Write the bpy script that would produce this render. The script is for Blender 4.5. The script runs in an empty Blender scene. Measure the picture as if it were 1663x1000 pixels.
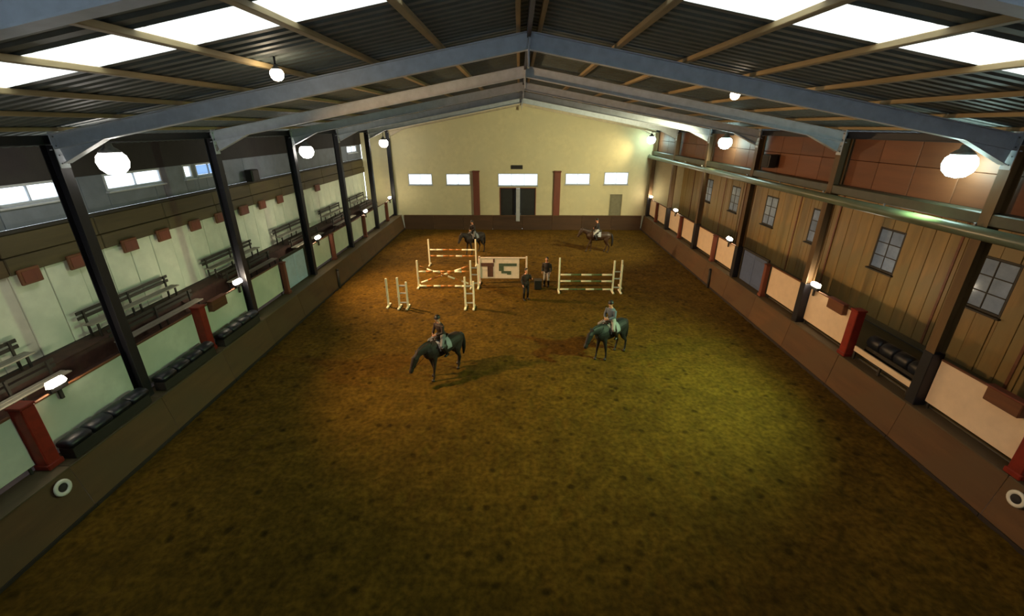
import bpy, bmesh, math, random
import numpy as np
from mathutils import Vector, Matrix, noise
R = random.Random(7)
PI = math.pi
S = bpy.context.scene
COL = S.collection

# ------------------------------------------------------------------ camera, sky, exposure
cam_d = bpy.data.cameras.new('camera'); cam = bpy.data.objects.new('camera', cam_d); COL.objects.link(cam)
cam_d.sensor_width = 36.0; cam_d.lens = 710/1663*36.0; cam_d.clip_start = 0.05; cam_d.clip_end = 300
CAM_H = 8.45
cam.location = (0, 0, CAM_H)
cam.rotation_euler = (math.radians(90-22.56), 0, math.radians(0.82))
S.camera = cam

w = bpy.data.worlds.new('overcast_sky'); S.world = w; w.use_nodes = True
bg = w.node_tree.nodes['Background']
bg.inputs[0].default_value = (0.82, 0.92, 1.0, 1); bg.inputs[1].default_value = 4.2
S.view_settings.view_transform = 'Standard'; S.view_settings.look = 'None'
S.view_settings.exposure = 0.0; S.view_settings.gamma = 1.0; S.view_settings.use_curve_mapping = False

# each lamp: colour, glow of its lens, power of its reflector's beam (W)
LAMP_HIGH_WARM = ((1.0, 0.60, 0.28), 28, 7000)
LAMP_HIGH_COOL = ((0.62, 1.0, 0.46), 26, 5400)
LAMP_LOW = ((1.0, 0.84, 0.60), 100)
LAMP_ROOF = ((1.0, 0.80, 0.55), 40, 0)

# ------------------------------------------------------------------ helpers
def lin(c):
    return tuple(((v/255)/12.92 if v/255 <= 0.04045 else ((v/255+0.055)/1.055)**2.4) for v in c)

def mat(name, rgb, rough=0.7, var=0.18, scale=6.0, bump=0.0, metal=0.0, grain=None, dirt=None):
    """procedural material: base colour with noise variation, optional wood grain, optional bump"""
    m = bpy.data.materials.new(name); m.use_nodes = True
    nt = m.node_tree; N = nt.nodes; L = nt.links
    b = N['Principled BSDF']
    c = lin(rgb)
    tc = N.new('ShaderNodeTexCoord')
    mp = N.new('ShaderNodeMapping'); L.new(tc.outputs['Object'], mp.inputs[0])
    if grain == 'x': mp.inputs['Scale'].default_value = (0.12, 1, 1)
    if grain == 'y': mp.inputs['Scale'].default_value = (1, 0.12, 1)
    if grain == 'z': mp.inputs['Scale'].default_value = (1, 1, 0.12)
    oi = N.new('ShaderNodeObjectInfo')
    nz = N.new('ShaderNodeTexNoise'); nz.noise_dimensions = '4D'; nz.inputs['Scale'].default_value = scale
    nz.inputs['Detail'].default_value = 5; nz.inputs['Roughness'].default_value = 0.62
    mm = N.new('ShaderNodeMath'); mm.operation = 'MULTIPLY'; mm.inputs[1].default_value = 13.0
    L.new(oi.outputs['Random'], mm.inputs[0]); L.new(mm.outputs[0], nz.inputs['W'])
    L.new(mp.outputs[0], nz.inputs['Vector'])
    rp = N.new('ShaderNodeValToRGB')
    rp.color_ramp.elements[0].position = 0.28; rp.color_ramp.elements[1].position = 0.74
    rp.color_ramp.elements[0].color = tuple(v*(1-var*1.5) for v in c)+(1,)
    rp.color_ramp.elements[1].color = tuple(min(1, v*(1+var)) for v in c)+(1,)
    L.new(nz.outputs[0], rp.inputs[0])
    # each piece a little lighter or darker than the next
    hs = N.new('ShaderNodeHueSaturation')
    mr = N.new('ShaderNodeMapRange'); mr.inputs['To Min'].default_value = 1-var*0.7; mr.inputs['To Max'].default_value = 1+var*0.7
    L.new(oi.outputs['Random'], mr.inputs[0]); L.new(mr.outputs[0], hs.inputs['Value'])
    L.new(rp.outputs[0], hs.inputs['Color'])
    out = hs.outputs[0]
    if dirt:
        n2 = N.new('ShaderNodeTexNoise'); n2.inputs['Scale'].default_value = 0.7; n2.inputs['Detail'].default_value = 4
        L.new(tc.outputs['Object'], n2.inputs['Vector'])
        r2 = N.new('ShaderNodeValToRGB'); r2.color_ramp.elements[0].position = 0.42; r2.color_ramp.elements[1].position = 0.66
        mx = N.new('ShaderNodeMix'); mx.data_type = 'RGBA'
        L.new(n2.outputs[0], r2.inputs[0]); L.new(r2.outputs[0], mx.inputs['Factor'])
        L.new(out, mx.inputs['A']); mx.inputs['B'].default_value = lin(dirt)+(1,)
        out = mx.outputs['Result']
    L.new(out, b.inputs['Base Color'])
    b.inputs['Roughness'].default_value = rough; b.inputs['Metallic'].default_value = metal
    if bump:
        bp = N.new('ShaderNodeBump'); bp.inputs['Strength'].default_value = bump; bp.inputs['Distance'].default_value = 0.02
        L.new(nz.outputs[0], bp.inputs['Height']); L.new(bp.outputs[0], b.inputs['Normal'])
    return m

def emit(name, rgb, strength):
    m = bpy.data.materials.new(name); m.use_nodes = True
    b = m.node_tree.nodes['Principled BSDF']
    b.inputs['Base Color'].default_value = (0.8, 0.8, 0.8, 1)
    b.inputs['Emission Color'].default_value = tuple(rgb)+(1,)
    b.inputs['Emission Strength'].default_value = strength
    return m

def sheet(name, rgb, tr=0.8):
    """milky translucent sheet: lets the sky's light through, diffused"""
    m = bpy.data.materials.new(name); m.use_nodes = True
    nt = m.node_tree; N = nt.nodes; L = nt.links
    N.remove(N['Principled BSDF'])
    t = N.new('ShaderNodeBsdfTranslucent'); t.inputs[0].default_value = tuple(v*tr for v in rgb)+(1,)
    g = N.new('ShaderNodeBsdfGlossy'); g.inputs['Roughness'].default_value = 0.25; g.inputs[0].default_value = (0.8, 0.8, 0.8, 1)
    nz = N.new('ShaderNodeTexNoise'); nz.inputs['Scale'].default_value = 3
    mx = N.new('ShaderNodeMixShader'); mx.inputs[0].default_value = 0.06
    L.new(t.outputs[0], mx.inputs[1]); L.new(g.outputs[0], mx.inputs[2])
    L.new(mx.outputs[0], N['Material Output'].inputs[0])
    return m

M = {}
M['sand'] = None
M['steel'] = mat('grey_blue_painted_steel', (182, 190, 198), 0.5, 0.12, 4, 0.05)
M['cream_steel'] = mat('cream_painted_steel', (205, 190, 160), 0.55, 0.1, 4)
M['dark_steel'] = mat('dark_navy_steel', (26, 26, 34), 0.5, 0.2, 5)
M['bolt'] = mat('galvanised_bolt', (120, 122, 124), 0.45, 0.2, 20, 0, 0.6)
M['purlin'] = mat('purlin_timber', (156, 138, 100), 0.7, 0.25, 5, 0.2, grain='y')
M['roof'] = mat('dark_roof_sheet', (84, 94, 92), 0.6, 0.22, 3)
M['skylight'] = sheet('milky_rooflight_sheet', (1.0, 0.99, 0.93), 0.95)
M['pane'] = sheet('milky_window_pane', (0.95, 0.98, 1.0), 0.9)
M['blue_pane'] = sheet('pale_blue_pane', (0.55, 0.70, 0.90), 0.6)
M['dim_pane'] = mat('blue_grey_window_glass', (128, 146, 172), 0.12, 0.2, 2)
M['plaster'] = mat('olive_cream_plaster', (212, 202, 160), 0.85, 0.07, 2.5, 0.1, dirt=(202, 194, 155))
M['white_board'] = mat('white_painted_board', (206, 212, 192), 0.6, 0.08, 3, 0.05, dirt=(190, 200, 180))
M['beige_board'] = mat('beige_painted_board', (224, 200, 170), 0.6, 0.06, 3, 0.05)
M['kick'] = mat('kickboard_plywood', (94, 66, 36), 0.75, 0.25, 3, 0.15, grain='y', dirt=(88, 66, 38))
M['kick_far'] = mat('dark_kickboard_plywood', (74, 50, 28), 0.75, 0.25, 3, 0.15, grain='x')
M['cap'] = mat('kickboard_cap_timber', (86, 72, 48), 0.7, 0.2, 5, 0.1, grain='y')
M['dark_cap'] = mat('dark_bottom_rail', (40, 30, 20), 0.7, 0.2, 5, 0.1, grain='y')
M['red'] = mat('red_painted_post', (128, 32, 16), 0.5, 0.2, 5, 0.1)
M['redbrown'] = mat('red_brown_timber', (112, 58, 40), 0.65, 0.2, 5, 0.1, grain='z')
M['plank'] = mat('varnished_wall_plank', (128, 102, 54), 0.55, 0.22, 4, 0.15, grain='z', dirt=(118, 102, 60))
M['upper_plank'] = mat('red_brown_wall_panel', (112, 68, 40), 0.6, 0.2, 2.5, 0.1, grain='y')
M['band'] = mat('olive_brown_timber_band', (76, 66, 38), 0.65, 0.25, 4, 0.1, grain='y')
M['column_brown'] = mat('brown_painted_column', (98, 74, 42), 0.6, 0.2, 4, 0.1, grain='z')
M['pale_blue'] = mat('pale_blue_door_paint', (176, 198, 220), .5, .1, 3)
M['slate_blue'] = mat('slate_blue_door_paint', (82, 98, 132), .5, .1, 3)
M['clad'] = mat('grey_blue_cladding', (104, 112, 122), 0.6, 0.15, 2)
M['dark_wall'] = mat('dark_upper_wall', (40, 36, 34), 0.8, 0.2, 3)
M['terrace'] = mat('dark_red_brown_terrace', (66, 42, 32), 0.8, 0.3, 5, 0.2)
M['bench_dark'] = mat('dark_bench_timber', (44, 40, 32), 0.7, 0.2, 5, 0.1, grain='y')
M['bench_grey'] = mat('grey_bench_slat', (150, 146, 130), 0.7, 0.15, 5, 0.1, grain='y')
M['navy'] = mat('dark_navy_vinyl', (20, 24, 34), 0.45, 0.3, 6, 0.2)
M['black'] = mat('black_plastic', (18, 17, 16), 0.5, 0.2, 8)
M['black_door'] = mat('black_green_door', (30, 32, 28), 0.55, 0.25, 3)
M['grey_door'] = mat('grey_green_door', (120, 116, 90), 0.7, 0.15, 3)
M['pale_grey'] = mat('pale_grey_paint', (170, 174, 178), 0.6, 0.1, 4)
M['green_pipe'] = mat('glossy_green_pipe', (98, 108, 88), 0.32, 0.12, 2)
M['dark_green'] = mat('dark_green_beam', (60, 60, 44), 0.45, 0.2, 3)
M['plaque'] = mat('brown_plaque_timber', (104, 62, 34), 0.6, 0.25, 6, 0.1, grain='y')
M['ring'] = mat('white_marker_paint', (220, 218, 205), 0.5, 0.08, 5)
M['jump_white'] = mat('white_jump_paint', (232, 224, 196), 0.5, 0.08, 8)
M['jump_pink'] = mat('pinkish_white_jump_paint', (232, 208, 192), 0.5, 0.08, 8)
M['jump_green'] = mat('green_jump_paint', (84, 100, 60), 0.5, 0.15, 8)
M['jump_orange'] = mat('orange_jump_paint', (170, 108, 40), 0.5, 0.15, 8)
M['jump_brown'] = mat('dark_red_brown_lettering', (92, 58, 48), 0.5, 0.15, 8)
M['jump_teal'] = mat('dark_grey_green_lettering', (78, 90, 72), 0.5, 0.15, 8)
M['cup'] = mat('jump_cup_metal', (90, 90, 92), 0.4, 0.1, 8, 0, 0.7)
M['white_plastic'] = mat('cream_plastic_chair', (200, 190, 160), 0.5, 0.08, 8)
M['horse_dark'] = mat('very_dark_bay_coat', (34, 20, 12), 0.7, 0.25, 5)
M['horse_black'] = mat('black_coat', (22, 23, 24), 0.62, 0.25, 5)
M['horse_brown'] = mat('brown_coat', (52, 32, 15), 0.5, 0.25, 5)
M['mane'] = mat('black_mane_hair', (12, 9, 8), 0.6, 0.3, 30, 0.3)
M['hoof'] = mat('dark_hoof', (40, 33, 26), 0.5, 0.2, 20)
M['leather'] = mat('dark_saddle_leather', (26, 18, 14), 0.4, 0.2, 15, 0.1)
M['pad'] = mat('pale_grey_saddle_pad', (140, 142, 146), 0.8, 0.1, 20)
M['skin'] = mat('skin', (196, 140, 112), 0.55, 0.08, 15)
M['jacket_black'] = mat('black_riding_jacket', (20, 16, 16), 0.7, 0.2, 15)
M['jacket_brown'] = mat('dark_brown_jacket', (40, 26, 20), 0.7, 0.2, 15)
M['jacket_blue'] = mat('grey_blue_jacket', (92, 106, 122), 0.7, 0.15, 15)
M['jacket_pink'] = mat('dusky_pink_top', (140, 104, 92), 0.7, 0.15, 15)
M['breech_grey'] = mat('grey_breeches', (104, 106, 108), 0.8, 0.12, 15)
M['breech_pale'] = mat('pale_grey_breeches', (150, 148, 144), 0.8, 0.12, 15)
M['breech_dark'] = mat('dark_trousers', (30, 22, 20), 0.8, 0.15, 15)
M['boot'] = mat('black_boot_leather', (16, 14, 13), 0.35, 0.15, 15)
M['hair'] = mat('dark_hair', (30, 20, 14), 0.6, 0.3, 40, 0.3)
M['eye'] = mat('dark_eye', (14, 12, 10), 0.2, 0.1, 10)

class MB:
    def __init__(s): s.v = []; s.f = []; s.m = []; s.sm = []
    def add(s, vs, fs, mi=0, smooth=False):
        n = len(s.v); s.v += [tuple(p) for p in vs]
        for f in fs: s.f.append(tuple(i+n for i in f)); s.m.append(mi); s.sm.append(smooth)
        return s
    def box(s, lo, hi, bev=0.0, mi=0, mx=None):
        """box with chamfered edges"""
        lo = Vector(lo); hi = Vector(hi); c = (lo+hi)/2; h = (hi-lo)/2
        b = min(bev, h.x*.45, h.y*.45, h.z*.45)
        if b <= 0:
            vs = [(sx*h.x, sy*h.y, sz*h.z) for sx in (-1, 1) for sy in (-1, 1) for sz in (-1, 1)]
            fs = [(0,1,3,2),(4,6,7,5),(0,4,5,1),(2,3,7,6),(0,2,6,4),(1,5,7,3)]
        else:
            vs = []; idx = {}
            for sx in (-1, 1):
                for sy in (-1, 1):
                    for sz in (-1, 1):
                        for a in range(3):
                            p = [sx*(h.x-b), sy*(h.y-b), sz*(h.z-b)]
                            p[a] += b*(sx, sy, sz)[a]
                            idx[(sx,sy,sz,a)] = len(vs); vs.append(tuple(p))
            fs = []
            for a in range(3):
                o = [i for i in range(3) if i != a]
                for sg in (-1, 1):
                    q = []
                    for (u, v) in ((-1,-1),(1,-1),(1,1),(-1,1)):
                        t = [0,0,0]; t[a] = sg; t[o[0]] = u; t[o[1]] = v; q.append(idx[(*t, a)])
                    fs.append(q)
            for a in range(3):
                o = [i for i in range(3) if i != a]
                for u in (-1, 1):
                    for v in (-1, 1):
                        t0 = [0,0,0]; t0[a] = -1; t0[o[0]] = u; t0[o[1]] = v
                        t1 = list(t0); t1[a] = 1
                        fs.append([idx[(*t0,o[0])], idx[(*t1,o[0])], idx[(*t1,o[1])], idx[(*t0,o[1])]])
            for sx in (-1,1):
                for sy in (-1,1):
                    for sz in (-1,1): fs.append([idx[(sx,sy,sz,a)] for a in range(3)])
            ff = []
            for f in fs:   # consistent outward winding
                P = [Vector(vs[i]) for i in f]; n = (P[1]-P[0]).cross(P[2]-P[0]); ctr = sum(P, Vector())/len(P)
                ff.append(f if n.dot(ctr) > 0 else f[::-1])
            fs = ff
        if mx is None: vs = [Vector(p)+c for p in vs]
        else: vs = [mx @ (Vector(p)+c) for p in vs]
        return s.add(vs, fs, mi)
    def prism(s, pts, p0, p1, u, v, mi=0):
        """extrude the closed outline pts (in axes u, v) from p0 to p1"""
        p0 = Vector(p0); p1 = Vector(p1); u = Vector(u); v = Vector(v); n = len(pts)
        vs = [p0+u*a+v*b for a, b in pts]+[p1+u*a+v*b for a, b in pts]
        fs = [(i, (i+1) % n, n+(i+1) % n, n+i) for i in range(n)]+[tuple(range(n))[::-1], tuple(range(n, 2*n))]
        return s.add(vs, fs, mi)
    def tube(s, pts, r, n=8, mi=0, smooth=True):
        """round bar along points, radius a number or one per point"""
        pts = [Vector(p) for p in pts]; rr = r if isinstance(r, (list, tuple)) else [r]*len(pts)
        t0 = (pts[1]-pts[0]).normalized(); lat = t0.cross(Vector((0, 0, 1)))
        if lat.length < .05: lat = Vector((0, 1, 0))
        return s.loft([(p, a, a) for p, a in zip(pts, rr)], lat.normalized(), n, mi, smooth)
    def loft(s, st, lat=Vector((0, 1, 0)), n=12, mi=0, smooth=True):
        """stations (centre, half size across lat's normal, half size along lat)"""
        P = [Vector(a[0]) for a in st]; vs = []
        for i, (p, ra, rb) in enumerate(st):
            t = (P[min(i+1, len(P)-1)]-P[max(i-1, 0)]).normalized()
            l = (lat-t*lat.dot(t))
            if l.length < 1e-3: l = t.orthogonal()
            l.normalize(); u = l.cross(t)
            for k in range(n):
                a = 2*PI*k/n; vs.append(P[i]+u*(math.cos(a)*ra)+l*(math.sin(a)*rb))
        fs = []
        for i in range(len(st)-1):
            for k in range(n):
                fs.append((i*n+k, i*n+(k+1) % n, (i+1)*n+(k+1) % n, (i+1)*n+k))
        m0 = len(vs); vs.append(P[0]); m1 = len(vs); vs.append(P[-1])
        for k in range(n):
            fs.append((m0, (k+1) % n, k)); fs.append((m1, (len(st)-1)*n+k, (len(st)-1)*n+(k+1) % n))
        return s.add(vs, fs, mi, smooth)
    def ball(s, c, r, n=12, m=7, mi=0):
        c = Vector(c); rx, ry, rz = r if isinstance(r, (list, tuple)) else (r, r, r)
        st = []
        vs = [c+Vector((0, 0, rz))]
        for i in range(1, m):
            t = PI*i/m
            for k in range(n):
                a = 2*PI*k/n; vs.append(c+Vector((rx*math.sin(t)*math.cos(a), ry*math.sin(t)*math.sin(a), rz*math.cos(t))))
        vs.append(c-Vector((0, 0, rz))); fs = []
        for k in range(n): fs.append((0, 1+k, 1+(k+1) % n)); fs.append((len(vs)-1, 1+(m-2)*n+(k+1) % n, 1+(m-2)*n+k))
        for i in range(m-2):
            for k in range(n):
                fs.append((1+i*n+k, 1+(i+1)*n+k, 1+(i+1)*n+(k+1) % n, 1+i*n+(k+1) % n))
        return s.add(vs, fs, mi, True)
    def lathe(s, c, prof, n=16, mi=0):
        """prof: (radius, z) pairs around a vertical axis at c"""
        c = Vector(c); vs = []; k = len(prof)
        for r, z in prof:
            for j in range(n):
                a = 2*PI*j/n; vs.append(c+Vector((r*math.cos(a), r*math.sin(a), z)))
        fs = [(i*n+j, i*n+(j+1) % n, (i+1)*n+(j+1) % n, (i+1)*n+j) for i in range(k-1) for j in range(n)]
        return s.add(vs, fs, mi, True)
    def mesh(s, name, mats):
        me = bpy.data.meshes.new(name)
        me.from_pydata(s.v, [], s.f)
        for m in (mats if isinstance(mats, (list, tuple)) else [mats]): me.materials.append(m)
        me.polygons.foreach_set('material_index', s.m); me.polygons.foreach_set('use_smooth', s.sm)
        me.update(); bm = bmesh.new(); bm.from_mesh(me); bmesh.ops.recalc_face_normals(bm, faces=bm.faces); bm.to_mesh(me); bm.free()
        return me
    def build(s, name, mats, parent=None, origin=None):
        """ONE object; vertices are in the parent's frame (or the world's, moved to origin)"""
        if origin is None and parent is None:
            a = np.array(s.v); lo = a.min(0); hi = a.max(0); origin = ((lo[0]+hi[0])/2, (lo[1]+hi[1])/2, lo[2])
        off = Vector(origin) if origin is not None else Vector()
        if parent is not None and origin is None:
            a = np.array(s.v); off = Vector((a.min(0)+a.max(0))/2)
        if off.length: s.v = [tuple(Vector(p)-off) for p in s.v]
        o = bpy.data.objects.new(name, s.mesh(name, mats)); COL.objects.link(o)
        o.location = off
        if parent is not None: o.parent = parent
        return o

def tag(o, label=None, cat=None, group=None, kind=None):
    if label: o['label'] = label
    if cat: o['category'] = cat
    if group: o['group'] = group
    if kind: o['kind'] = kind
    return o
def empty(name, loc=(0, 0, 0), rz=0.0):
    o = bpy.data.objects.new(name, None); COL.objects.link(o); o.location = loc; o.rotation_euler = (0, 0, rz)
    o.empty_display_size = 0.2
    return o
def struct(name, loc=(0, 0, 0)): return tag(empty(name, loc), kind='structure')
def inst(name, me, parent, loc, rz=0, scale=None):
    o = bpy.data.objects.new(name, me); COL.objects.link(o); o.parent = parent; o.location = loc; o.rotation_euler = (0, 0, rz)
    if scale: o.scale = scale
    return o
def dup(o, parent=None, loc=None, rz=None):
    c = o.copy(); COL.objects.link(c)
    if parent is not None: c.parent = parent
    if loc is not None: c.location = loc
    if rz is not None: c.rotation_euler = (0, 0, rz)
    for ch in list(o.children): dup(ch, c)
    return c
def fuse(name, mb, vox, m, parent, smooth=2):
    """melt the overlapping lofts of one body into one continuous surface"""
    me = mb.mesh('tmp', m); o = bpy.data.objects.new('tmp', me); COL.objects.link(o)
    r = o.modifiers.new('r', 'REMESH'); r.mode = 'VOXEL'; r.voxel_size = vox; r.use_smooth_shade = True
    s = o.modifiers.new('s', 'SMOOTH'); s.iterations = smooth; s.factor = 0.5
    dg = bpy.context.evaluated_depsgraph_get()
    me2 = bpy.data.meshes.new_from_object(o.evaluated_get(dg)); me2.name = name
    if not me2.materials: me2.materials.append(m)
    bpy.data.objects.remove(o); bpy.data.meshes.remove(me)
    for p in me2.polygons: p.use_smooth = True
    b = bpy.data.objects.new(name, me2); COL.objects.link(b); b.parent = parent
    return b
ORD = ['first', 'second', 'third', 'fourth', 'fifth', 'sixth', 'seventh', 'eighth', 'ninth', 'tenth', 'eleventh', 'twelfth', 'thirteenth']

# ------------------------------------------------------------------ plan of the hall (metres; the eye stands over the near end)
RIDGE_X = 0.2; XL, XR = -10.75, 11.22          # column lines
FAR = 38.75; NEAR = -1.6
BAY = 5.62
FRAMES = [4.05]+[10.56+BAY*i for i in range(5)]+[38.35]
HALF = [7.75+2.81*i for i in range(12)]        # 7.75 ... 38.66, every second one is a column
WL, WR = -13.2, 14.0                           # outer walls
KL0, KL1 = -10.1, -10.32; KR0, KR1 = 10.82, 11.0; KH = 1.2
def raft_z(x): return 10.1-0.1827*abs(x-RIDGE_X)
def roof_z(x): return raft_z(x)+0.28

# ------------------------------------------------------------------ floor
def sand_material():
    m = bpy.data.materials.new('arena_sand'); m.use_nodes = True
    nt = m.node_tree; N = nt.nodes; L = nt.links; b = N['Principled BSDF']
    tc = N.new('ShaderNodeTexCoord')
    n1 = N.new('ShaderNodeTexNoise'); n1.inputs['Scale'].default_value = 0.22; n1.inputs['Detail'].default_value = 6
    n2 = N.new('ShaderNodeTexNoise'); n2.inputs['Scale'].default_value = 7; n2.inputs['Detail'].default_value = 6
    n3 = N.new('ShaderNodeTexNoise'); n3.inputs['Scale'].default_value = 1.5; n3.inputs['Detail'].default_value = 5
    for n in (n1, n2, n3): L.new(tc.outputs['Object'], n.inputs['Vector'])
    r1 = N.new('ShaderNodeValToRGB'); e = r1.color_ramp.elements
    e[0].position = 0.35; e[0].color = lin((84, 63, 18))+(1,); e[1].position = 0.65; e[1].color = lin((98, 73, 21))+(1,)
    r2 = N.new('ShaderNodeValToRGB'); e = r2.color_ramp.elements
    e[0].position = 0.3; e[0].color = (0.55, 0.55, 0.55, 1); e[1].position = 0.7; e[1].color = (1.2, 1.2, 1.2, 1)
    r3 = N.new('ShaderNodeValToRGB'); e = r3.color_ramp.elements
    e[0].position = 0.35; e[0].color = (0.75, 0.75, 0.75, 1); e[1].position = 0.65; e[1].color = (1.1, 1.1, 1.1, 1)
    L.new(n1.outputs[0], r1.inputs[0]); L.new(n2.outputs[0], r2.inputs[0]); L.new(n3.outputs[0], r3.inputs[0])
    vo = N.new('ShaderNodeTexVoronoi'); vo.inputs['Scale'].default_value = 1.9; L.new(tc.outputs['Object'], vo.inputs['Vector'])
    rv = N.new('ShaderNodeValToRGB'); e = rv.color_ramp.elements
    e[0].position = 0.10; e[0].color = (0.45, 0.45, 0.42, 1); e[1].position = 0.24; e[1].color = (1, 1, 1, 1)
    L.new(vo.outputs['Distance'], rv.inputs[0])
    cur = r1.outputs[0]
    for r in (r2, r3, rv):
        x = N.new('ShaderNodeMix'); x.data_type = 'RGBA'; x.blend_type = 'MULTIPLY'; x.inputs['Factor'].default_value = 1
        L.new(cur, x.inputs['A']); L.new(r.outputs[0], x.inputs['B']); cur = x.outputs['Result']
    L.new(cur, b.inputs['Base Color']); b.inputs['Roughness'].default_value = 0.95; b.inputs['Specular IOR Level'].default_value = 0.08
    bp = N.new('ShaderNodeBump'); bp.inputs['Strength'].default_value = 0.5; bp.inputs['Distance'].default_value = 0.05
    L.new(n2.outputs[0], bp.inputs['Height']); L.new(bp.outputs[0], b.inputs['Normal'])
    return m
M['sand'] = sand_material()
def make_floor():
    x0, x1, y0, y1 = -10.3, 11.05, NEAR, FAR
    nx, ny = 200, 370
    xs = np.linspace(x0, x1, nx); ys = np.linspace(y0, y1, ny)
    X, Y = np.meshgrid(xs, ys)
    rg = np.random.default_rng(5)
    Z = rg.normal(0, 0.006, X.shape)
    for _ in range(3600):                       # hoof prints trodden into the sand
        cx = rg.uniform(x0, x1); cy = y0+(y1-y0)*rg.uniform()**1.3; r = rg.uniform(.09, .17); d = rg.uniform(.03, .075)
        i0 = np.searchsorted(xs, cx-.5); i1 = np.searchsorted(xs, cx+.5); j0 = np.searchsorted(ys, cy-.5); j1 = np.searchsorted(ys, cy+.5)
        q = (X[j0:j1, i0:i1]-cx)**2+(Y[j0:j1, i0:i1]-cy)**2
        Z[j0:j1, i0:i1] += -d*np.exp(-q/(r*r))+d*.45*np.exp(-q/(4*r*r))
    Z = np.clip(Z, -.085, .035)-.012
    V = np.stack([X.ravel(), Y.ravel(), Z.ravel()], 1)
    a = (np.arange(ny-1)[:, None]*nx+np.arange(nx-1)[None, :]).ravel()
    F = np.stack([a, a+1, a+nx+1, a+nx], 1)
    me = bpy.data.meshes.new('floor'); me.from_pydata(V.tolist(), [], F.tolist()); me.materials.append(M['sand'])
    me.polygons.foreach_set('use_smooth', [True]*len(F)); me.update()
    o = bpy.data.objects.new('floor', me); COL.objects.link(o); tag(o, kind='structure')
make_floor()

# ------------------------------------------------------------------ roof: sheets, rooflights, purlins (pieces of the ceiling)
ceil = struct('ceiling')
PUR = [RIDGE_X+d for d in (1.67, 3.14, 4.61, 6.08, 7.55, 9.02, 10.49, 11.96)]
YC = [NEAR-.1, 2.2, 4.05, 5.98, 7.06, 10.56]+[10.56+BAY*i for i in range(1, 5)]+[FAR+.1]
XC = [0, 1.67, 3.14, 4.61, 6.08, 7.55, 9.02, 10.49, 11.96, 13.8]
def sheet_mb(sx, d0, d1, y0, y1, pitch=0.28):
    mb = MB(); n = max(2, int((y1-y0)/pitch)); dy = (y1-y0)/n; pro = []
    for i in range(n):
        y = y0+i*dy; pro += [(y, 0), (y+dy*.45, 0), (y+dy*.6, .035), (y+dy*.85, .035)]
    pro.append((y1, 0)); k = len(pro); vs = []
    for x in (RIDGE_X+sx*d0, RIDGE_X+sx*d1):
        for dz in (0, .012):
            vs += [(x, y, roof_z(x)+z+dz) for y, z in pro]
    fs = []
    for i in range(k-1):
        fs += [(i, i+1, 2*k+i+1, 2*k+i), (k+i, 3*k+i, 3*k+i+1, k+i+1)]
    fs += [(0, 2*k, 3*k, k), (k-1, 2*k-1, 4*k-1, 3*k-1)]
    fs += [(i, k+i, k+i+1, i+1) for i in range(k-1)]+[(2*k+i, 2*k+i+1, 3*k+i+1, 3*k+i) for i in range(k-1)]
    return mb.add(vs, fs)
for sx in (-1, 1):
    for i in range(len(XC)-1):
        if RIDGE_X+sx*XC[i] < WL-.2: continue
        for j in range(len(YC)-1):
            lit = j == 3 and 1 <= i <= 7
            g = 0.004
            sheet_mb(sx, XC[i], XC[i+1]+.03, YC[j]+g, YC[j+1]-g).build('rooflight_sheet' if lit else 'roof_sheet', M['skylight'] if lit else M['roof'], ceil)
    for d in PUR:
        x = RIDGE_X+sx*d
        if x < WL+.1 or x > WR-.1: continue
        z = raft_z(x)+.2
        MB().box((x-.07, NEAR, z), (x+.07, FAR-.05, z+.085), .01).build('purlin', M['purlin'], ceil)
    x = RIDGE_X+sx*.22
    MB().box((x-.045, NEAR, raft_z(x)+.2), (x+.045, FAR-.05, raft_z(x)+.275), .008).build('purlin', M['purlin'], ceil)
MB().prism([(-.3, -.06), (0, 0), (.3, -.06), (.3, -.04), (0, .03), (-.3, -.04)], (RIDGE_X, NEAR-.1, roof_z(RIDGE_X)+.06), (RIDGE_X, FAR+.1, roof_z(RIDGE_X)+.06), (1, 0, 0), (0, 0, 1)).build('ridge_cap', M['roof'], ceil)
MB().box((RIDGE_X-.04, NEAR, raft_z(RIDGE_X)+.05), (RIDGE_X+.04, FAR-.05, raft_z(RIDGE_X)+.27), .01).build('ridge_beam', M['dark_steel'], ceil)

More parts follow.
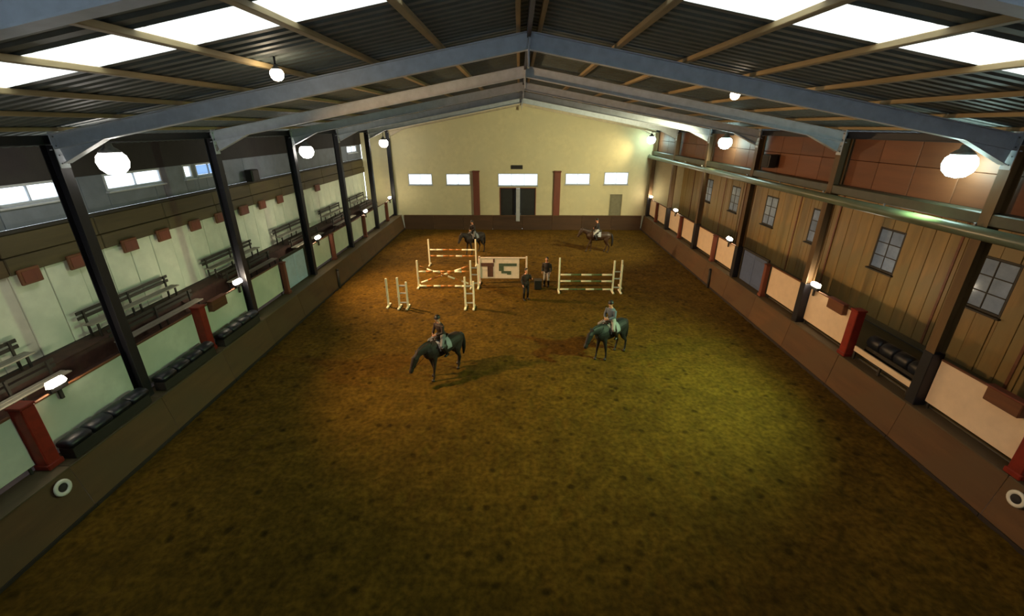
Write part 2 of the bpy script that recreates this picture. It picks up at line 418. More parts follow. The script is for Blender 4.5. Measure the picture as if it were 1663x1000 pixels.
# ------------------------------------------------------------------ steel portal frames
def ibeam(w_, h_, tf=.022, tw=.016):
    a, b = w_/2, h_/2
    return [(-a, -b), (a, -b), (a, -b+tf), (tw/2, -b+tf), (tw/2, b-tf), (a, b-tf), (a, b), (-a, b), (-a, b-tf), (-tw/2, b-tf), (-tw/2, -b+tf), (-a, -b+tf)]
def frame(y, label, m, mcol, thin=False):
    t = empty('portal_frame', (RIDGE_X, y, 0))
    tag(t, label, 'steel frame', 'steel portal frames')
    O = Vector((-RIDGE_X, -y, 0)); h = .33 if not thin else .24; wd = .2
    for sx, xc in ((-1, XL), (1, XR)):
        MB().prism(ibeam(.26, .30), Vector((xc, y, 0.0))+O, Vector((xc, y, 8.05))+O, (0, 1, 0), (1, 0, 0)).build('column', mcol if sx < 0 else M['column_brown'], t)
        if sx > 0: MB().box(Vector((xc-.17, y-.15, KH+.05))+O, Vector((xc+.17, y+.15, 2.85))+O, .015).build('column_casing', M['dark_steel'], t)
        p0 = Vector((RIDGE_X, y, raft_z(RIDGE_X)))+O; p1 = Vector((xc, y, raft_z(xc)))+O
        d = (p1-p0).normalized(); up = Vector((0, 1, 0)).cross(d)*(-sx if False else 1); up = up if up.z > 0 else -up
        MB().prism(ibeam(wd, h), p0, p1, (0, 1, 0), up).build('rafter', m, t)
        # haunch: tapered plate with a bottom flange under the rafter's foot
        q0 = p1-d*0.16-up*h/2; q1 = p1-d*1.35-up*h/2; q2 = p1-d*0.16-up*(h/2+.32)
        hb = MB()
        tri = [q0, q1, q2]
        hb.add([p+Vector((0, .01, 0)) for p in tri]+[p-Vector((0, .01, 0)) for p in tri], [(0, 1, 2), (3, 5, 4), (0, 3, 4, 1), (1, 4, 5, 2), (2, 5, 3, 0)])
        e = (q2-q1).normalized(); nn = Vector((0, 1, 0)).cross(e); nn = nn if nn.z > 0 else -nn
        hb.prism([(-wd/2, 0), (wd/2, 0), (wd/2, .02), (-wd/2, .02)], q1, q2, (0, 1, 0), nn)
        hb.build('haunch', m, t)
        ep = MB(); ep.prism([(-wd/2-.02, -.58), (wd/2+.02, -.58), (wd/2+.02, .3), (-wd/2-.02, .3)], p1-d*.17, p1-d*.14, (0, 1, 0), (0, 0, 1))
        ep = ep.build('end_plate', m, t)
        bt = MB()
        for bz in (-.48, -.3, -.1, .1):
            for by in (-.07, .07): bt.ball(p1-d*.19+Vector((0, by, bz))-ep.location, .018, 6, 4)
        tag(bt.build('bolt_heads', M['bolt'], ep), kind='stuff')
    MB().box(Vector((RIDGE_X-.02, y-.12, raft_z(RIDGE_X)-.5))+O, Vector((RIDGE_X+.02, y+.12, raft_z(RIDGE_X)+.2))+O, .005).build('apex_plate', m, t)
fl = ['nearest steel portal frame crossing overhead beside the rooflight strip',
      'large grey steel portal frame, first whole one from the near end',
      'grey steel portal frame, second whole one from the near end',
      'grey steel portal frame, third whole one from the near end',
      'grey steel portal frame, third before the far gable',
      'grey steel portal frame, last free one before the far gable',
      'cream steel frame set against the far gable wall']
for i, y in enumerate(FRAMES):
    frame(y, fl[i], M['cream_steel'] if i == 6 else M['steel'], M['dark_steel'], i == 6)
# eaves beams
for xc, lb in ((XL+.02, 'dark steel eaves beam on the column heads over the white terrace wall'), (XR-.02, 'dark steel eaves beam on the column heads before the brown upper wall')):
    tag(MB().prism(ibeam(.14, .2), (xc, NEAR, 8.16), (xc, FAR-.2, 8.16), (1, 0, 0), (0, 0, 1)).build('eaves_beam', M['dark_steel']), lb, 'beam')

# ------------------------------------------------------------------ walls
far = struct('wall_far', (0, FAR, 0))
o = MB()
def gable(y0, y1, holes=()):
    pass
# far gable wall: plaster pieces around the window and door openings
FW = [(-9.45, -7.4, 3.78, 4.72), (-6.2, -4.15, 3.78, 4.72), (-1.75, 1.65, 3.72, 4.75), (4.0, 6.1, 3.84, 4.76), (7.3, 9.35, 3.84, 4.86)]
FD = (-1.62, 1.52, 0.0, 3.58); FD2 = (7.85, 9.05, 0.0, 3.1)
def wall_rects(x0, x1, z0, z1, holes):
    """rectangles covering the wall except the openings"""
    xs = sorted({x0, x1, *[h[0] for h in holes], *[h[1] for h in holes]}); out = []
    for a, b in zip(xs, xs[1:]):
        if b-a < 1e-5 or a < x0-1e-6 or b > x1+1e-6: continue
        hs = sorted([(h[2], h[3]) for h in holes if h[0] < (a+b)/2 < h[1]]); z = z0
        for h0, h1 in hs:
            if h0 > z: out.append((a, b, z, h0))
            z = h1
        if z < z1: out.append((a, b, z, z1))
    return out
mb = MB()
for a, b, z0, z1 in wall_rects(WL, WR, 0, 7.6, FW+[FD, FD2]):
    mb.box((a, 0, z0), (b, .25, z1))
zt = lambda x: roof_z(x)+.008
mb.add([(WL, 0, 7.6), (WR, 0, 7.6), (WR, 0, zt(WR)), (RIDGE_X, 0, zt(RIDGE_X)), (WL, 0, zt(WL)),
        (WL, .25, 7.6), (WR, .25, 7.6), (WR, .25, zt(WR)), (RIDGE_X, .25, zt(RIDGE_X)), (WL, .25, zt(WL))],
       [(0, 1, 2, 3, 4), (9, 8, 7, 6, 5), (0, 5, 6, 1), (1, 6, 7, 2), (2, 7, 8, 3), (3, 8, 9, 4), (4, 9, 5, 0)])
mb.build('plaster_face', M['plaster'], far)
def window(n, a, b, z0, z1, y, mull=2, mpane=None, depth=.25):
    wn = struct('window_%d' % n, ((a+b)/2, y, z0)); O = Vector((-(a+b)/2, 0, -z0)); f = MB(); t = .06
    for lo, hi in (((a, -.02, z0), (a+t, .1, z1)), ((b-t, -.02, z0), (b, .1, z1)), ((a+t, -.02, z0), (b-t, .1, z0+t)), ((a+t, -.02, z1-t), (b-t, .1, z1))):
        f.box(Vector(lo)+O, Vector(hi)+O, .006)
    f.build('frame', M['pale_grey'], wn)
    st = (b-a-2*t)/mull
    for k in range(mull):
        MB().box(Vector((a+t+k*st+.012, .04, z0+t))+O, Vector((a+t+(k+1)*st-.012, .05, z1-t))+O).build('pane', mpane or M['pane'], wn)
        if k: MB().box(Vector((a+t+k*st-.014, .0, z0+t))+O, Vector((a+t+k*st+.014, .08, z1-t))+O, .004).build('mullion', M['pale_grey'], wn)
    MB().box(Vector((a-.06, -.08, z0-.06))+O, Vector((b+.06, .0, z0))+O, .01).build('sill', M['pale_grey'], wn)
for i, h in enumerate(FW): window(i+1, *h, FAR, 3 if i == 2 else 2)
# double door under the middle window
d = struct('door_1', (-.05, FAR, 0))
for sx in (-1, 1):
    x0, x1 = (-1.55, -.17) if sx < 0 else (.12, 1.45)
    lf = MB().box((x0+.05, .03, .02), (x1+.05, .09, 3.5), .01).build('door_leaf', M['black_door'], d)
    O = Vector(lf.location)
    for z0, z1 in ((.25, 1.6), (1.8, 3.3)):
        MB().box(Vector((x0+.2, .015, z0))-O, Vector((x1-.1, .035, z1))-O, .01).build('door_panel', M['black_door'], lf)
    xh = x1-.02 if sx < 0 else x0+.12
    MB().tube([Vector((xh, .0, 1.1))-O, Vector((xh, .0, 1.4))-O], .015, 6).build('handle', M['bolt'], lf)
fr = MB()
for lo, hi in (((-1.57, -.04, 0), (-1.5, .12, 3.58)), ((1.5, -.04, 0), (1.57, .12, 3.58)), ((-1.5, -.04, 3.5), (1.5, .12, 3.58))): fr.box(lo, hi, .01)
fr.build('door_frame', M['redbrown'], d)
MB().box((-.15, -.42, .75), (.18, -.1, 3.56), .02).build('centre_post', M['pale_grey'], d)
d = struct('door_2', (8.45, FAR, 0))
lf = MB().box((-.53, .03, .02), (.53, .09, 3.02), .01).build('door_leaf', M['grey_door'], d)
O = Vector(lf.location)
MB().box(Vector((-.38, .015, .3))-O, Vector((.38, .035, 2.7))-O, .01).build('door_panel', M['grey_door'], lf)
fr = MB()
for lo, hi in (((-.6, -.03, 0), (-.53, .12, 3.1)), ((.53, -.03, 0), (.6, .12, 3.1)), ((-.53, -.03, 3.03), (.53, .12, 3.1))): fr.box(lo, hi, .01)
fr.build('door_frame', M['plaster'], d)
for x, lb in ((-3.62, 'red-brown post on the far wall, on the side of the white terrace wall'), (3.32, 'red-brown post on the far wall, on the side of the plank wall windows')):
    p = empty('timber_post', (x, FAR-.13, 0)); tag(p, lb, 'post', 'posts on the far wall')
    MB().box((-.27, -.1, 0), (.27, .12, 4.85), .02).build('post_shaft', M['redbrown'], p)
    MB().box((-.31, -.13, 4.85), (.31, .12, 4.97), .02).build('post_cap', M['redbrown'], p)
s = empty('wall_sign', (-.15, FAR-.06, 5.1)); tag(s, 'small dark sign above the middle window of the far wall', 'sign')
MB().box((-.5, 0, 0), (.5, .05, .32), .01).build('board', M['black'], s)
MB().box((-.46, -.012, .04), (.46, 0, .28), .004).build('face', M['dark_wall'], s)

# near end wall (behind the eye) and outer side walls
near = struct('wall_near', (0, NEAR, 0))
ADDED_GLAZING = [(-9.0+3.0*i, -9.0+3.0*i+2.6, 7.0, 8.4) for i in range(6)]  # unseen high panes, added to throw cool daylight onto the roof frames
mb = MB()
for a, b, z0, z1 in wall_rects(WL, WR, 0, 8.4, ADDED_GLAZING):
    if z1 <= 7.6 or (a > -9.01 and b < 8.7): mb.box((a, -.2, z0), (b, 0, z1))
    else: mb.box((a, -.2, z0), (b, 0, 7.6))
zc_ = 8.4
def zt_(x): return zt(x)
for a, b in ((WL, -9.0), (8.6, WR)):
    mb.add([(a, 0, 7.6), (b, 0, 7.6), (b, 0, zt(b)), (a, 0, zt(a)), (a, -.2, 7.6), (b, -.2, 7.6), (b, -.2, zt(b)), (a, -.2, zt(a))], [(0, 1, 2, 3), (7, 6, 5, 4), (0, 4, 5, 1), (1, 5, 6, 2), (2, 6, 7, 3), (3, 7, 4, 0)])
mb.add([(-9, 0, 8.4), (8.6, 0, 8.4), (8.6, 0, zt(8.6)), (RIDGE_X, 0, zt(RIDGE_X)), (-9, 0, zt(-9)), (-9, -.2, 8.4), (8.6, -.2, 8.4), (8.6, -.2, zt(8.6)), (RIDGE_X, -.2, zt(RIDGE_X)), (-9, -.2, zt(-9))],
       [(0, 1, 2, 3, 4), (9, 8, 7, 6, 5), (0, 5, 6, 1), (1, 6, 7, 2), (2, 7, 8, 3), (3, 8, 9, 4), (4, 9, 5, 0)])
mb.build('board_face', M['dark_wall'], near)
for i_, (a, b, z0, z1) in enumerate(ADDED_GLAZING):
    MB().box((a, -.12, z0), (b, -.1, z1)).build('pane', M['pane'], near)

# ---- wall_left: white boards, olive timber band, grey cladding with a strip of windows, dark top
wl = struct('wall_left', (WL, 0, 0))
Y0 = NEAR
cuts = [Y0, 2.1, 4.95]+HALF[:]
LWIN = [(11.0, 12.75), (14.2, 16.6), (17.75, 18.25), (18.45, 20.1), (35.4, 37.6)]
MB().box((-.3, Y0, 0), (.11, FAR, 2.54)).build('plinth', M['dark_wall'], wl)
for j, (a, b) in enumerate(zip(cuts, cuts[1:])):
    n = 3
    for k in range(n):
        y0 = a+(b-a)*k/n; y1 = a+(b-a)*(k+1)/n
        MB().box((-.09, y0+.008, 2.3), (R.uniform(-.012, .012), y1-.008, 4.86), .012).build('white_board', M['white_board'], wl)
    MB().box((-.12, a+.01, 4.86), (.10, b-.01, 5.3), .02).build('band_board', M['band'], wl)
    MB().box((-.12, a+.01, 5.31), (.06, b-.01, 5.86), .02).build('band_board', M['band'], wl)
MB().box((-.3, Y0, 2.3), (-.13, FAR, 5.86)).build('backing', M['dark_wall'], wl)
MB().box((-.02, Y0, 5.87), (.11, FAR-.3, 5.97), .02).build('ledge', M['bench_dark'], wl)
def yz_rects(holes, y0, y1, z0, z1): return wall_rects(y0, y1, z0, z1, holes)
for a, b in zip(cuts, cuts[1:]):
    for (p, q, z0, z1) in wall_rects(a, b, 5.97, 7.05, [(max(a, h0), min(b, h1), 6.52, 7.05) for h0, h1 in LWIN if h1 > a and h0 < b]):
        MB().box((-.14, p+.006, z0), (.0, q-.006, z1), .01).build('cladding_panel', M['clad'], wl)
MB().box((-.14, Y0, 7.05), (.02, FAR, zt(WL)+.02)).build('top_boarding', M['dark_wall'], wl)
wn_i = 6
def side_window(n, x, y0, y1, z0, z1, face, mp, nm, rows=1, mframe='pale_grey', arch=False):
    """window in a side wall; face = +1 looks towards +x"""
    wn = struct('window_%d' % n, (x, (y0+y1)/2, z0)); h = (y1-y0)/2; H = z1-z0; t = .07
    f = MB()
    for lo, hi in (((-.1, -h, 0), (.04*1, -h+t, H)), ((-.1, h-t, 0), (.04, h, H)), ((-.1, -h+t, 0), (.04, h-t, t)), ((-.1, -h+t, H-t), (.04, h-t, H))):
        f.box((lo[0]*face, lo[1], lo[2]) if face > 0 else (-hi[0], lo[1], lo[2]), (hi[0], hi[1], hi[2]) if face > 0 else (-lo[0], hi[1], hi[2]), .008)
    f.build('frame', M[mframe], wn)
    st = (2*h-2*t)/nm; sr = (H-2*t)/rows
    for k in range(nm):
        for r in range(rows):
            MB().box((-.03, -h+t+k*st+.012, t+r*sr+.012), (-.02, -h+t+(k+1)*st-.012, t+(r+1)*sr-.012)).build('pane', mp, wn)
        if k: MB().box((-.05, -h+t+k*st-.016, t), (.03, -h+t+k*st+.016, H-t), .004).build('mullion', M[mframe], wn)
    for r in range(1, rows):
        MB().box((-.05, -h+t, t+r*sr-.016), (.028, h-t, t+r*sr+.016), .004).build('transom', M[mframe], wn)
    MB().box((-.02 if face > 0 else -.14, -h-.05, -.06), (.14 if face > 0 else .02, h+.05, -.001), .01).build('sill', M['plaque' if mframe == 'redbrown' else mframe], wn)
    return wn
for (a, b) in LWIN:
    side_window(wn_i, WL-.02, a, b, 6.52, 7.05, 1, M['blue_pane'] if abs(a-18.45) < .1 else M['pane'], 1 if b-a < 1 else 2); wn_i += 1

# ---- wall_right: brown panels above, plank wall with windows in the recess below
wr = struct('wall_right', (WR, 0, 0))
cr = [Y0, 2.1, 4.95]+HALF
XU = 11.45-WR
for a, b in zip(cr, cr[1:]):
    for k in range(2):
        y0 = a+(b-a)*k/2; y1 = a+(b-a)*(k+1)/2
        MB().box((XU, y0+.008, 6.55), (XU+.06+R.uniform(-.006, .006), y1-.008, 7.38), .012).build('upper_panel', M['upper_plank'], wr)
        MB().box((XU+.004, y0+.008, 7.39), (XU+.06+R.uniform(-.006, .006), y1-.008, roof_z(11.45)-.05), .012).build('upper_panel', M['upper_plank'], wr)
MB().box((XU+.07, Y0, 6.3), (XU+.2, FAR, roof_z(11.6)-.05)).build('upper_backing', M['dark_wall'], wr)
MB().box((XU+.2, Y0, 6.3), (0, FAR, 6.42)).build('soffit', M['band'], wr)
RW = [(12.42, 1.25), (16.35, 1.2), (20.5, 1.2), (24.7, 1.2), (29.0, 1.2), (33.2, 1.2)]
RZ0, RZ1 = 3.3, 4.9
holes = [(y-w_/2, y+w_/2, RZ0, RZ1) for y, w_ in RW]
y = Y0; k = 0
edges = [Y0]
while edges[-1] < FAR-.5: edges.append(edges[-1]+.56+.06*math.sin(k*1.7)); k += 1
edges[-1] = FAR
for a, b in zip(edges, edges[1:]):
    hh = [(max(a, h[0]), min(b, h[1]), h[2], h[3]) for h in holes if h[1] > a and h[0] < b]
    dpt = R.uniform(-.014, .014)
    for (p, q, z0, z1) in wall_rects(a, b, 1.3, 6.3, hh):
        if q-p < .03: continue
        MB().box((-.02+dpt, p+(.008 if p == a else 0), z0), (.08, q-(.008 if q == b else 0), z1), .01).build('plank', M['plank'], wr)
MB().box((.09, Y0, 0), (.3, FAR, 6.4)).build('backing', M['dark_wall'], wr)
MB().box((-.06, Y0, 1.3), (-.025, FAR-.02, 1.5), .01).build('skirting', M['band'], wr)
for k in range(len(cr)-1):      # cover strips on the plank joints
    MB().box((-.055, cr[k]+.3, 1.5), (-.02, cr[k]+.39, 6.3), .01).build('cover_strip', M['plaque'], wr) if not any(h[0]-.1 < cr[k]+.35 < h[1]+.1 for h in holes) else None
for yy, w_ in RW:
    side_window(wn_i, WR+.02, yy-w_/2, yy+w_/2, RZ0, RZ1, -1, M['dim_pane'], 2, 3, 'bench_dark'); wn_i += 1
# gallery beam and glossy pipe along the column line
tag(MB().box((11.08, Y0, 6.26), (11.44, FAR-.05, 6.56), .03).build('gallery_beam', M['dark_green']), 'dark green brown beam under the brown upper wall panels', 'beam')
gp = empty('pipe', (10.9, 0, 6.11)); tag(gp, 'shiny green pipe slung under the dark gallery beam', 'pipe')
MB().tube([(0, Y0+.1, 0), (0, FAR-.1, 0)], .15, 16).build('barrel', M['green_pipe'], gp)
for y in [4.95]+HALF:
    MB().lathe((0, y, 0), [(.16, -.04), (.165, 0), (.16, .04)], 12)
    b_ = MB(); b_.box((-.02, y-.03, .13), (.02, y+.03, .22), .005); b_.build('hanger', M['bolt'], gp)

# ------------------------------------------------------------------ terraces behind the side boards
for x0, x1, h, tx in ((WL+.12, -12.45, 2.55, 'top'), (-12.44, -11.7, 2.0, 'middle'), (-11.69, -11.0, 1.45, 'lowest')):
    tl = tag(empty('terrace_step', ((x0+x1)/2, 18.5, 0)), '%s dark red-brown terrace step below the white wall boards' % tx, 'terrace', 'terrace steps')
    c = tl.location
    MB().box((x0-c.x, NEAR+.02-c.y, 0), (x1-c.x, FAR-.02-c.y, h-.025), .02).build('riser_block', M['terrace'], tl)
    for y0 in np.linspace(NEAR+.03, FAR-.03, 15)[:-1]:
        MB().box((x0-c.x, y0+.004-c.y, h-.024), (x1-c.x+.01, y0+2.87-c.y, h), .008).build('tread_board', M['terrace'], tl)
tr = tag(empty('walkway', (12.5, 0, 0)), 'raised walkway floor below the plank wall windows', 'walkway')
MB().box((11.45-12.5, NEAR+.02, 0), (WR-.07-12.5, FAR-.02, 1.28), .02).build('deck', M['band'], tr)

# benches on the top step
def make_bench(L_):
    t = empty('bench')
    for dx, z in ((.0, .42), (.17, .42)): MB().box((dx-.07, -L_/2, z), (dx+.07, L_/2, z+.04), .008).build('seat_slat', M['bench_grey'], t)
    for z in (.58, .74): MB().box((-.16, -L_/2, z), (-.13, L_/2, z+.1), .008).build('back_rail', M['bench_dark'], t)
    for y in (-L_/2+.2, 0, L_/2-.2):
        MB().box((-.13, y-.03, 0), (-.08, y+.03, .84), .006).build('leg', M['bench_dark'], t)
        MB().box((.17, y-.03, 0), (.22, y+.03, .42), .006).build('leg', M['bench_dark'], t)
    return t
bays = [(6.0, 'nearest the eye'), (8.75, 'before the first dark column'), (13.4, 'between first and second dark columns'), (18.9, 'between second and third dark columns'), (24.5, 'between third and fourth dark columns'), (30.2, 'between fourth and fifth dark columns'), (35.6, 'beside the far wall')]
b0 = None
for i, (y, tx) in enumerate(bays):
    L_ = 2.4 if i < 2 else 3.6
    b = make_bench(L_)
    b.location = (-12.85, y, 2.55)
    tag(b, 'dark and grey slatted bench under the white boards, '+tx, 'bench', 'benches on the terrace')
    b2 = make_bench(L_); b2.location = (-12.1, y, 2.0)
    tag(b2, 'dark and grey slatted bench on the middle terrace step, '+tx, 'bench', 'benches on the terrace')
# cream plastic chairs on the terrace beside the first dark column
def make_chair():
    t = empty('plastic_chair')
    MB().box((-.22, -.22, .42), (.22, .22, .45), .01).build('seat', M['white_plastic'], t)
    for sx in (-1, 1):
        for sy in (-1, 1): MB().tube([(sx*.2, sy*.2, 0), (sx*.18, sy*.18, .42)], .018, 6).build('leg', M['white_plastic'], t)
    bk = MB(); bk.box((-.22, -.21, .45), (-.19, .21, .85), .01); bk.build('backrest', M['white_plastic'], t)
    for sy in (-1, 1): MB().tube([(-.2, sy*.23, .62), (.18, sy*.23, .62), (.19, sy*.22, .44)], .016, 6).build('armrest', M['white_plastic'], t)
    return t
c0 = make_chair()
for i, (x, y, rz) in enumerate(((-11.36, 9.55, .2), (-11.36, 10.25, -.3), (-11.34, 11.1, .5))):
    c = c0 if i == 0 else dup(c0)
    c.location = (x, y, 1.456); c.rotation_euler = (0, 0, rz)
    tag(c, 'cream plastic armchair on the lowest terrace step, '+('farthest from', 'second from', 'closest to')[i]+' the second dark column', 'chair', 'plastic chairs on the terrace')

# brown plaques hung over the top edge of the white wall boards
pq = [(9.1, .9), (10.95, .55), (12.3, .55), (14.2, .6), (15.7, .6), (17.4, .6), (19.0, .6), (20.8, .7), (22.4, .6), (24.2, .6), (26.6, .7), (29.0, .7)]
for i, (y, w_) in enumerate(pq):
    p = empty('wooden_plaque', (WL+.112, y, 4.56))
    tag(p, 'brown wooden plaque on the white wall boards, %s from the near end' % ORD[i], 'plaque', 'plaques on the white wall')
    MB().box((0, -w_/2, 0), (.08, w_/2, .42), .02).build('plaque_board', M['plaque'], p)
    MB().box((.08, -w_/2+.06, .06), (.095, w_/2-.06, .36), .008).build('plaque_face', M['redbrown'], p)

# ------------------------------------------------------------------ kickboards
def kick(side, x0, x1):
    k = struct('baseboard_'+side, (x0, 0, 0)); sg = -1 if side == 'left' else 1
    th = .035
    ed = [NEAR, 2.1, 4.95]+HALF
    for a, b in zip(ed, ed[1:]):
        mb = MB(); dx = x1-x0; j = R.uniform(-.006, .006)
        pts = [(0+j, -.06), (dx+j, KH), (dx+j+sg*th, KH), (j+sg*th, -.06)]
        mb.prism(pts, (0, a+.006, 0), (0, b-.006, 0), (1, 0, 0), (0, 0, 1))
        mb.build('kick_panel', M['kick'], k)
        # bottom rail and ledge
        mb = MB(); mb.box((-.02, a+.006, -.05), (.02, b-.006, .09), .012); mb.build('bottom_rail', M['dark_cap'], k)
        e0, e1 = (x1-x0, (-10.95 if sg < 0 else 11.44)-x0)
        mb = MB(); mb.box((min(e0, e1), a+.004, KH), (max(e0, e1)+(.05 if sg < 0 else 0), b-.004, KH+.04), .01); mb.build('ledge_board', M['cap'], k)
    return k
kick('left', KL0, KL1); kick('right', KR0, KR1)
# far kickboard
kf = struct('baseboard_far', (0, FAR-.3, 0))
xe = np.linspace(-10.05, 10.75, 9)
for a, b in zip(xe, xe[1:]):
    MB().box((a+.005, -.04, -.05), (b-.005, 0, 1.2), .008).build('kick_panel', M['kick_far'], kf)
    MB().box((a+.005, -.07, 1.2), (b-.005, .15, 1.25), .01).build('cap_board', M['kick'], kf)

# dark stakes at the kickboard gates
for (x, y, lean, lb) in ((KL0+.04, 23.2, -.1, 'dark post leaning on the kickboard below the white terrace wall'), (KR0-.06, 23.6, .1, 'dark post leaning on the kickboard below the plank wall')):
    p = empty('gate_post', (x, y, 0)); tag(p, lb, 'post', 'gate posts on the kickboards')
    MB().tube([(0, -.1, -.03), (lean*1.2, .25, .95)], [.075, .06], 8).build('post_shaft', M['bench_dark'], p)
    MB().ball((lean*1.2, .25, .96), .075, 8, 5).build('post_knob', M['black'], p)

# white ring markers on the kickboards
for (x, y, z, ry, lb) in ((KL0-.10, 7.38, .95, PI/2+.18, 'white ring marker on the kickboard below the first red post of the terrace side'), (KR0+.07, 7.36, .95, -PI/2-.18, 'white ring marker on the kickboard at the frame edge of the plank wall side')):
    t = empty('ring_marker', (x, y, z)); tag(t, lb, 'marker', 'ring markers on the kickboards')
    mb = MB(); n = 20; rr, r2 = .145, .05; vs = []; fs = []
    for i in range(n):
        a = 2*PI*i/n
        for j in range(6):
            b = 2*PI*j/6; q = rr+r2*math.cos(b); vs.append((r2*math.sin(b)*.6, q*math.cos(a), q*math.sin(a)))
    for i in range(n):
        for j in range(6): fs.append((i*6+j, ((i+1) % n)*6+j, ((i+1) % n)*6+(j+1) % 6, i*6+(j+1) % 6))
    mb.add(vs, fs, 0, True); mb.build('ring', M['ring'], t)
    MB().tube([(-.012, 0, 0), (.0, 0, 0)], .13, 16).build('centre_disc', M['dark_wall'], t)
    t.rotation_euler = (0, -.18 if x < 0 else .15, 0)

# ------------------------------------------------------------------ posts and boards along both sides
def gpost(x, y, m, z1, lb, w_=.26):
    p = empty('gallery_post', (x, y, KH+.04)); tag(p, lb, 'post', 'posts between the boards')
    MB().box((-w_/2, -w_/2, 0), (w_/2, w_/2, z1-KH-.04), .02).build('post_shaft', m, p)
    MB().box((-w_/2-.03, -w_/2-.03, 0), (w_/2+.03, w_/2+.03, .14), .02).build('post_foot', m, p)
    MB().box((-w_/2-.02, -w_/2-.02, z1-KH-.04), (w_/2+.02, w_/2+.02, z1-KH+.02), .015).build('post_cap', m, p)
side_txt = {-1: 'below the terrace', 1: 'below the plank wall'}
for sg, xc in ((-1, XL+.02), (1, XR-.02)):
    for i in range(0, 12, 2):
        y = HALF[i]; red = i <= 2
        gpost(xc, y, M['red'] if red else M['redbrown'], 2.85 if red else 2.7, '%s gallery post %s, %s in its row from the near end' % ('red' if red else 'red-brown', side_txt[sg], ORD[i//2]), .3 if red else .2)
    gpost(xc, 4.95, M['dark_steel'], 2.7, 'dark gallery post %s, nearest the eye' % side_txt[sg], .22)
PAN_Z0, PAN_Z1 = 1.42, 2.68
def board(x, y0, y1, m, lb, sg, z1=PAN_Z1):
    t = empty('hoarding_board', (x, (y0+y1)/2, PAN_Z0)); tag(t, lb, 'board', 'white boards along the arena')
    h = (y1-y0)/2; H = z1-PAN_Z0
    f = MB().box((-.02, -h, 0), (.02, h, H), .008).build('board_face', m, t)
    MB().box((-.035, -h, H), (.035, h, H+.05), .01).build('top_rail', M['plaque'], t)
    for y in (-h+.1, h-.1): MB().box((sg*.02-.02, y-.03, PAN_Z0*0-.19), (sg*.02+.02, y+.03, H), .006).build('bracket', M['bench_dark'], t)
k = 0
edgeL = [4.95]+HALF; nb = 0
for sg in (-1, 1):
    x = -10.86 if sg < 0 else 11.33; nb = 0
    for i, (a, b) in enumerate(zip(edgeL, edgeL[1:])):
        if i == 5: continue                       # gate opening between 18.99 and 21.8
        if sg > 0 and i == 2: continue            # open bay with a low rail
        g0, g1 = .17, .17
        nb += 1
        board(x, a+g0, min(b-g1, 38.15), M['white_board'] if sg < 0 else M['beige_board'], '%s board %s, %s in its row from the near end' % ('greenish white' if sg < 0 else 'beige', side_txt[sg], ORD[nb-1]), sg)
# brown boxes on the boards beside red posts
for (x, y, lb) in ((-10.73, 14.35, 'brown box on the greenish white board beyond the second red post'), (11.203, 14.35, 'brown box on the beige board beyond the second red post'), (11.203, 8.6, 'brown box on the beige board beyond the first red post')):
    t = empty('letter_box', (x, y, 2.44)); tag(t, lb, 'box', 'brown boxes on the boards')
    MB().box((-.09, -.4, 0), (.09, .4, .36), .02).build('box_body', M['plaque'], t)
    MB().box((-.09 if x < 0 else -.12, -.43, .36), (.12 if x < 0 else .09, .43, .4), .012).build('box_lid', M['redbrown'], t)
# dark padded benches under the boards on the terrace side, and in the open bay
def pad(x, y0, y1, lb, w_=.42, h=.5, z=KH+.04):
    t = empty('padded_bench', (x, (y0+y1)/2, z)); tag(t, lb, 'bench', 'dark padded benches by the boards')
    n = 4; L_ = (y1-y0)/n
    MB().box((-w_/2+.04, -(y1-y0)/2+.03, 0), (w_/2-.04, (y1-y0)/2-.03, h*.55), .01).build('bench_base', M['bench_dark'], t)
    for i in range(n):
        a = -(y1-y0)/2+i*L_
        MB().loft([((0, a+.01, h*.75), h*.16, w_*.40), ((0, a+.06, h*.75), h*.26, w_*.5), ((0, a+L_-.06, h*.75), h*.26, w_*.5), ((0, a+L_-.01, h*.75), h*.16, w_*.40)], Vector((1, 0, 0)), 10).build('cushion', M['navy'], t)
for i, (a, b) in enumerate(((7.95, 10.3), (10.8, 13.15), (13.6, 15.9))):
    pad(-10.5, a, b, 'dark navy padded bench at the foot of the %s greenish white board' % ORD[i+1])
pad(11.7, 10.9, 13.1, 'dark padded bench in the open bay between dark column and red post', .42, .85, 1.285)
lr = empty('low_rail', (11.28, 12.0, KH+.04)); tag(lr, 'pale low rail closing the open bay beside the second red post', 'rail')
MB().box((-.03, -1.15, .28), (.03, 1.15, .46), .01).build('rail_plank', M['beige_board'], lr)
for y in (-1.1, 0, 1.1): MB().box((-.025, y-.04, 0), (.025, y+.04, .28), .006).build('rail_foot', M['bench_dark'], lr)
# gates in the kickboard openings with pale blue doors behind
for n, (x, sg, m, mm) in enumerate(((-10.92, -1, 'blue_pane', .95), (11.36, 1, 'dim_pane', .9))):
    d = struct('door_%d' % (n+3), (x, 20.4, KH+.04))
    fr = MB()
    for lo, hi in (((-.05, -1.2, 0), (.05, -1.08, 1.62)), ((-.05, 1.08, 0), (.05, 1.2, 1.62)), ((-.05, -1.08, 1.52), (.05, 1.08, 1.62))): fr.box(lo, hi, .01)
    fr.build('door_frame', M['bench_dark'], d)
    for y0, y1 in ((-1.07, -.01), (.01, 1.07)):
        paint = M['pale_blue'] if sg < 0 else M['slate_blue']
        lf = MB().box((-.02, y0, .03), (.02, y1, 1.51), .01).build('door_leaf', paint, d)
        O = Vector(lf.location)
        MB().box(Vector((-.03, y0+.12, .2))-O, Vector((.03, y1-.12, 1.36))-O, .012).build('door_panel', paint, lf)

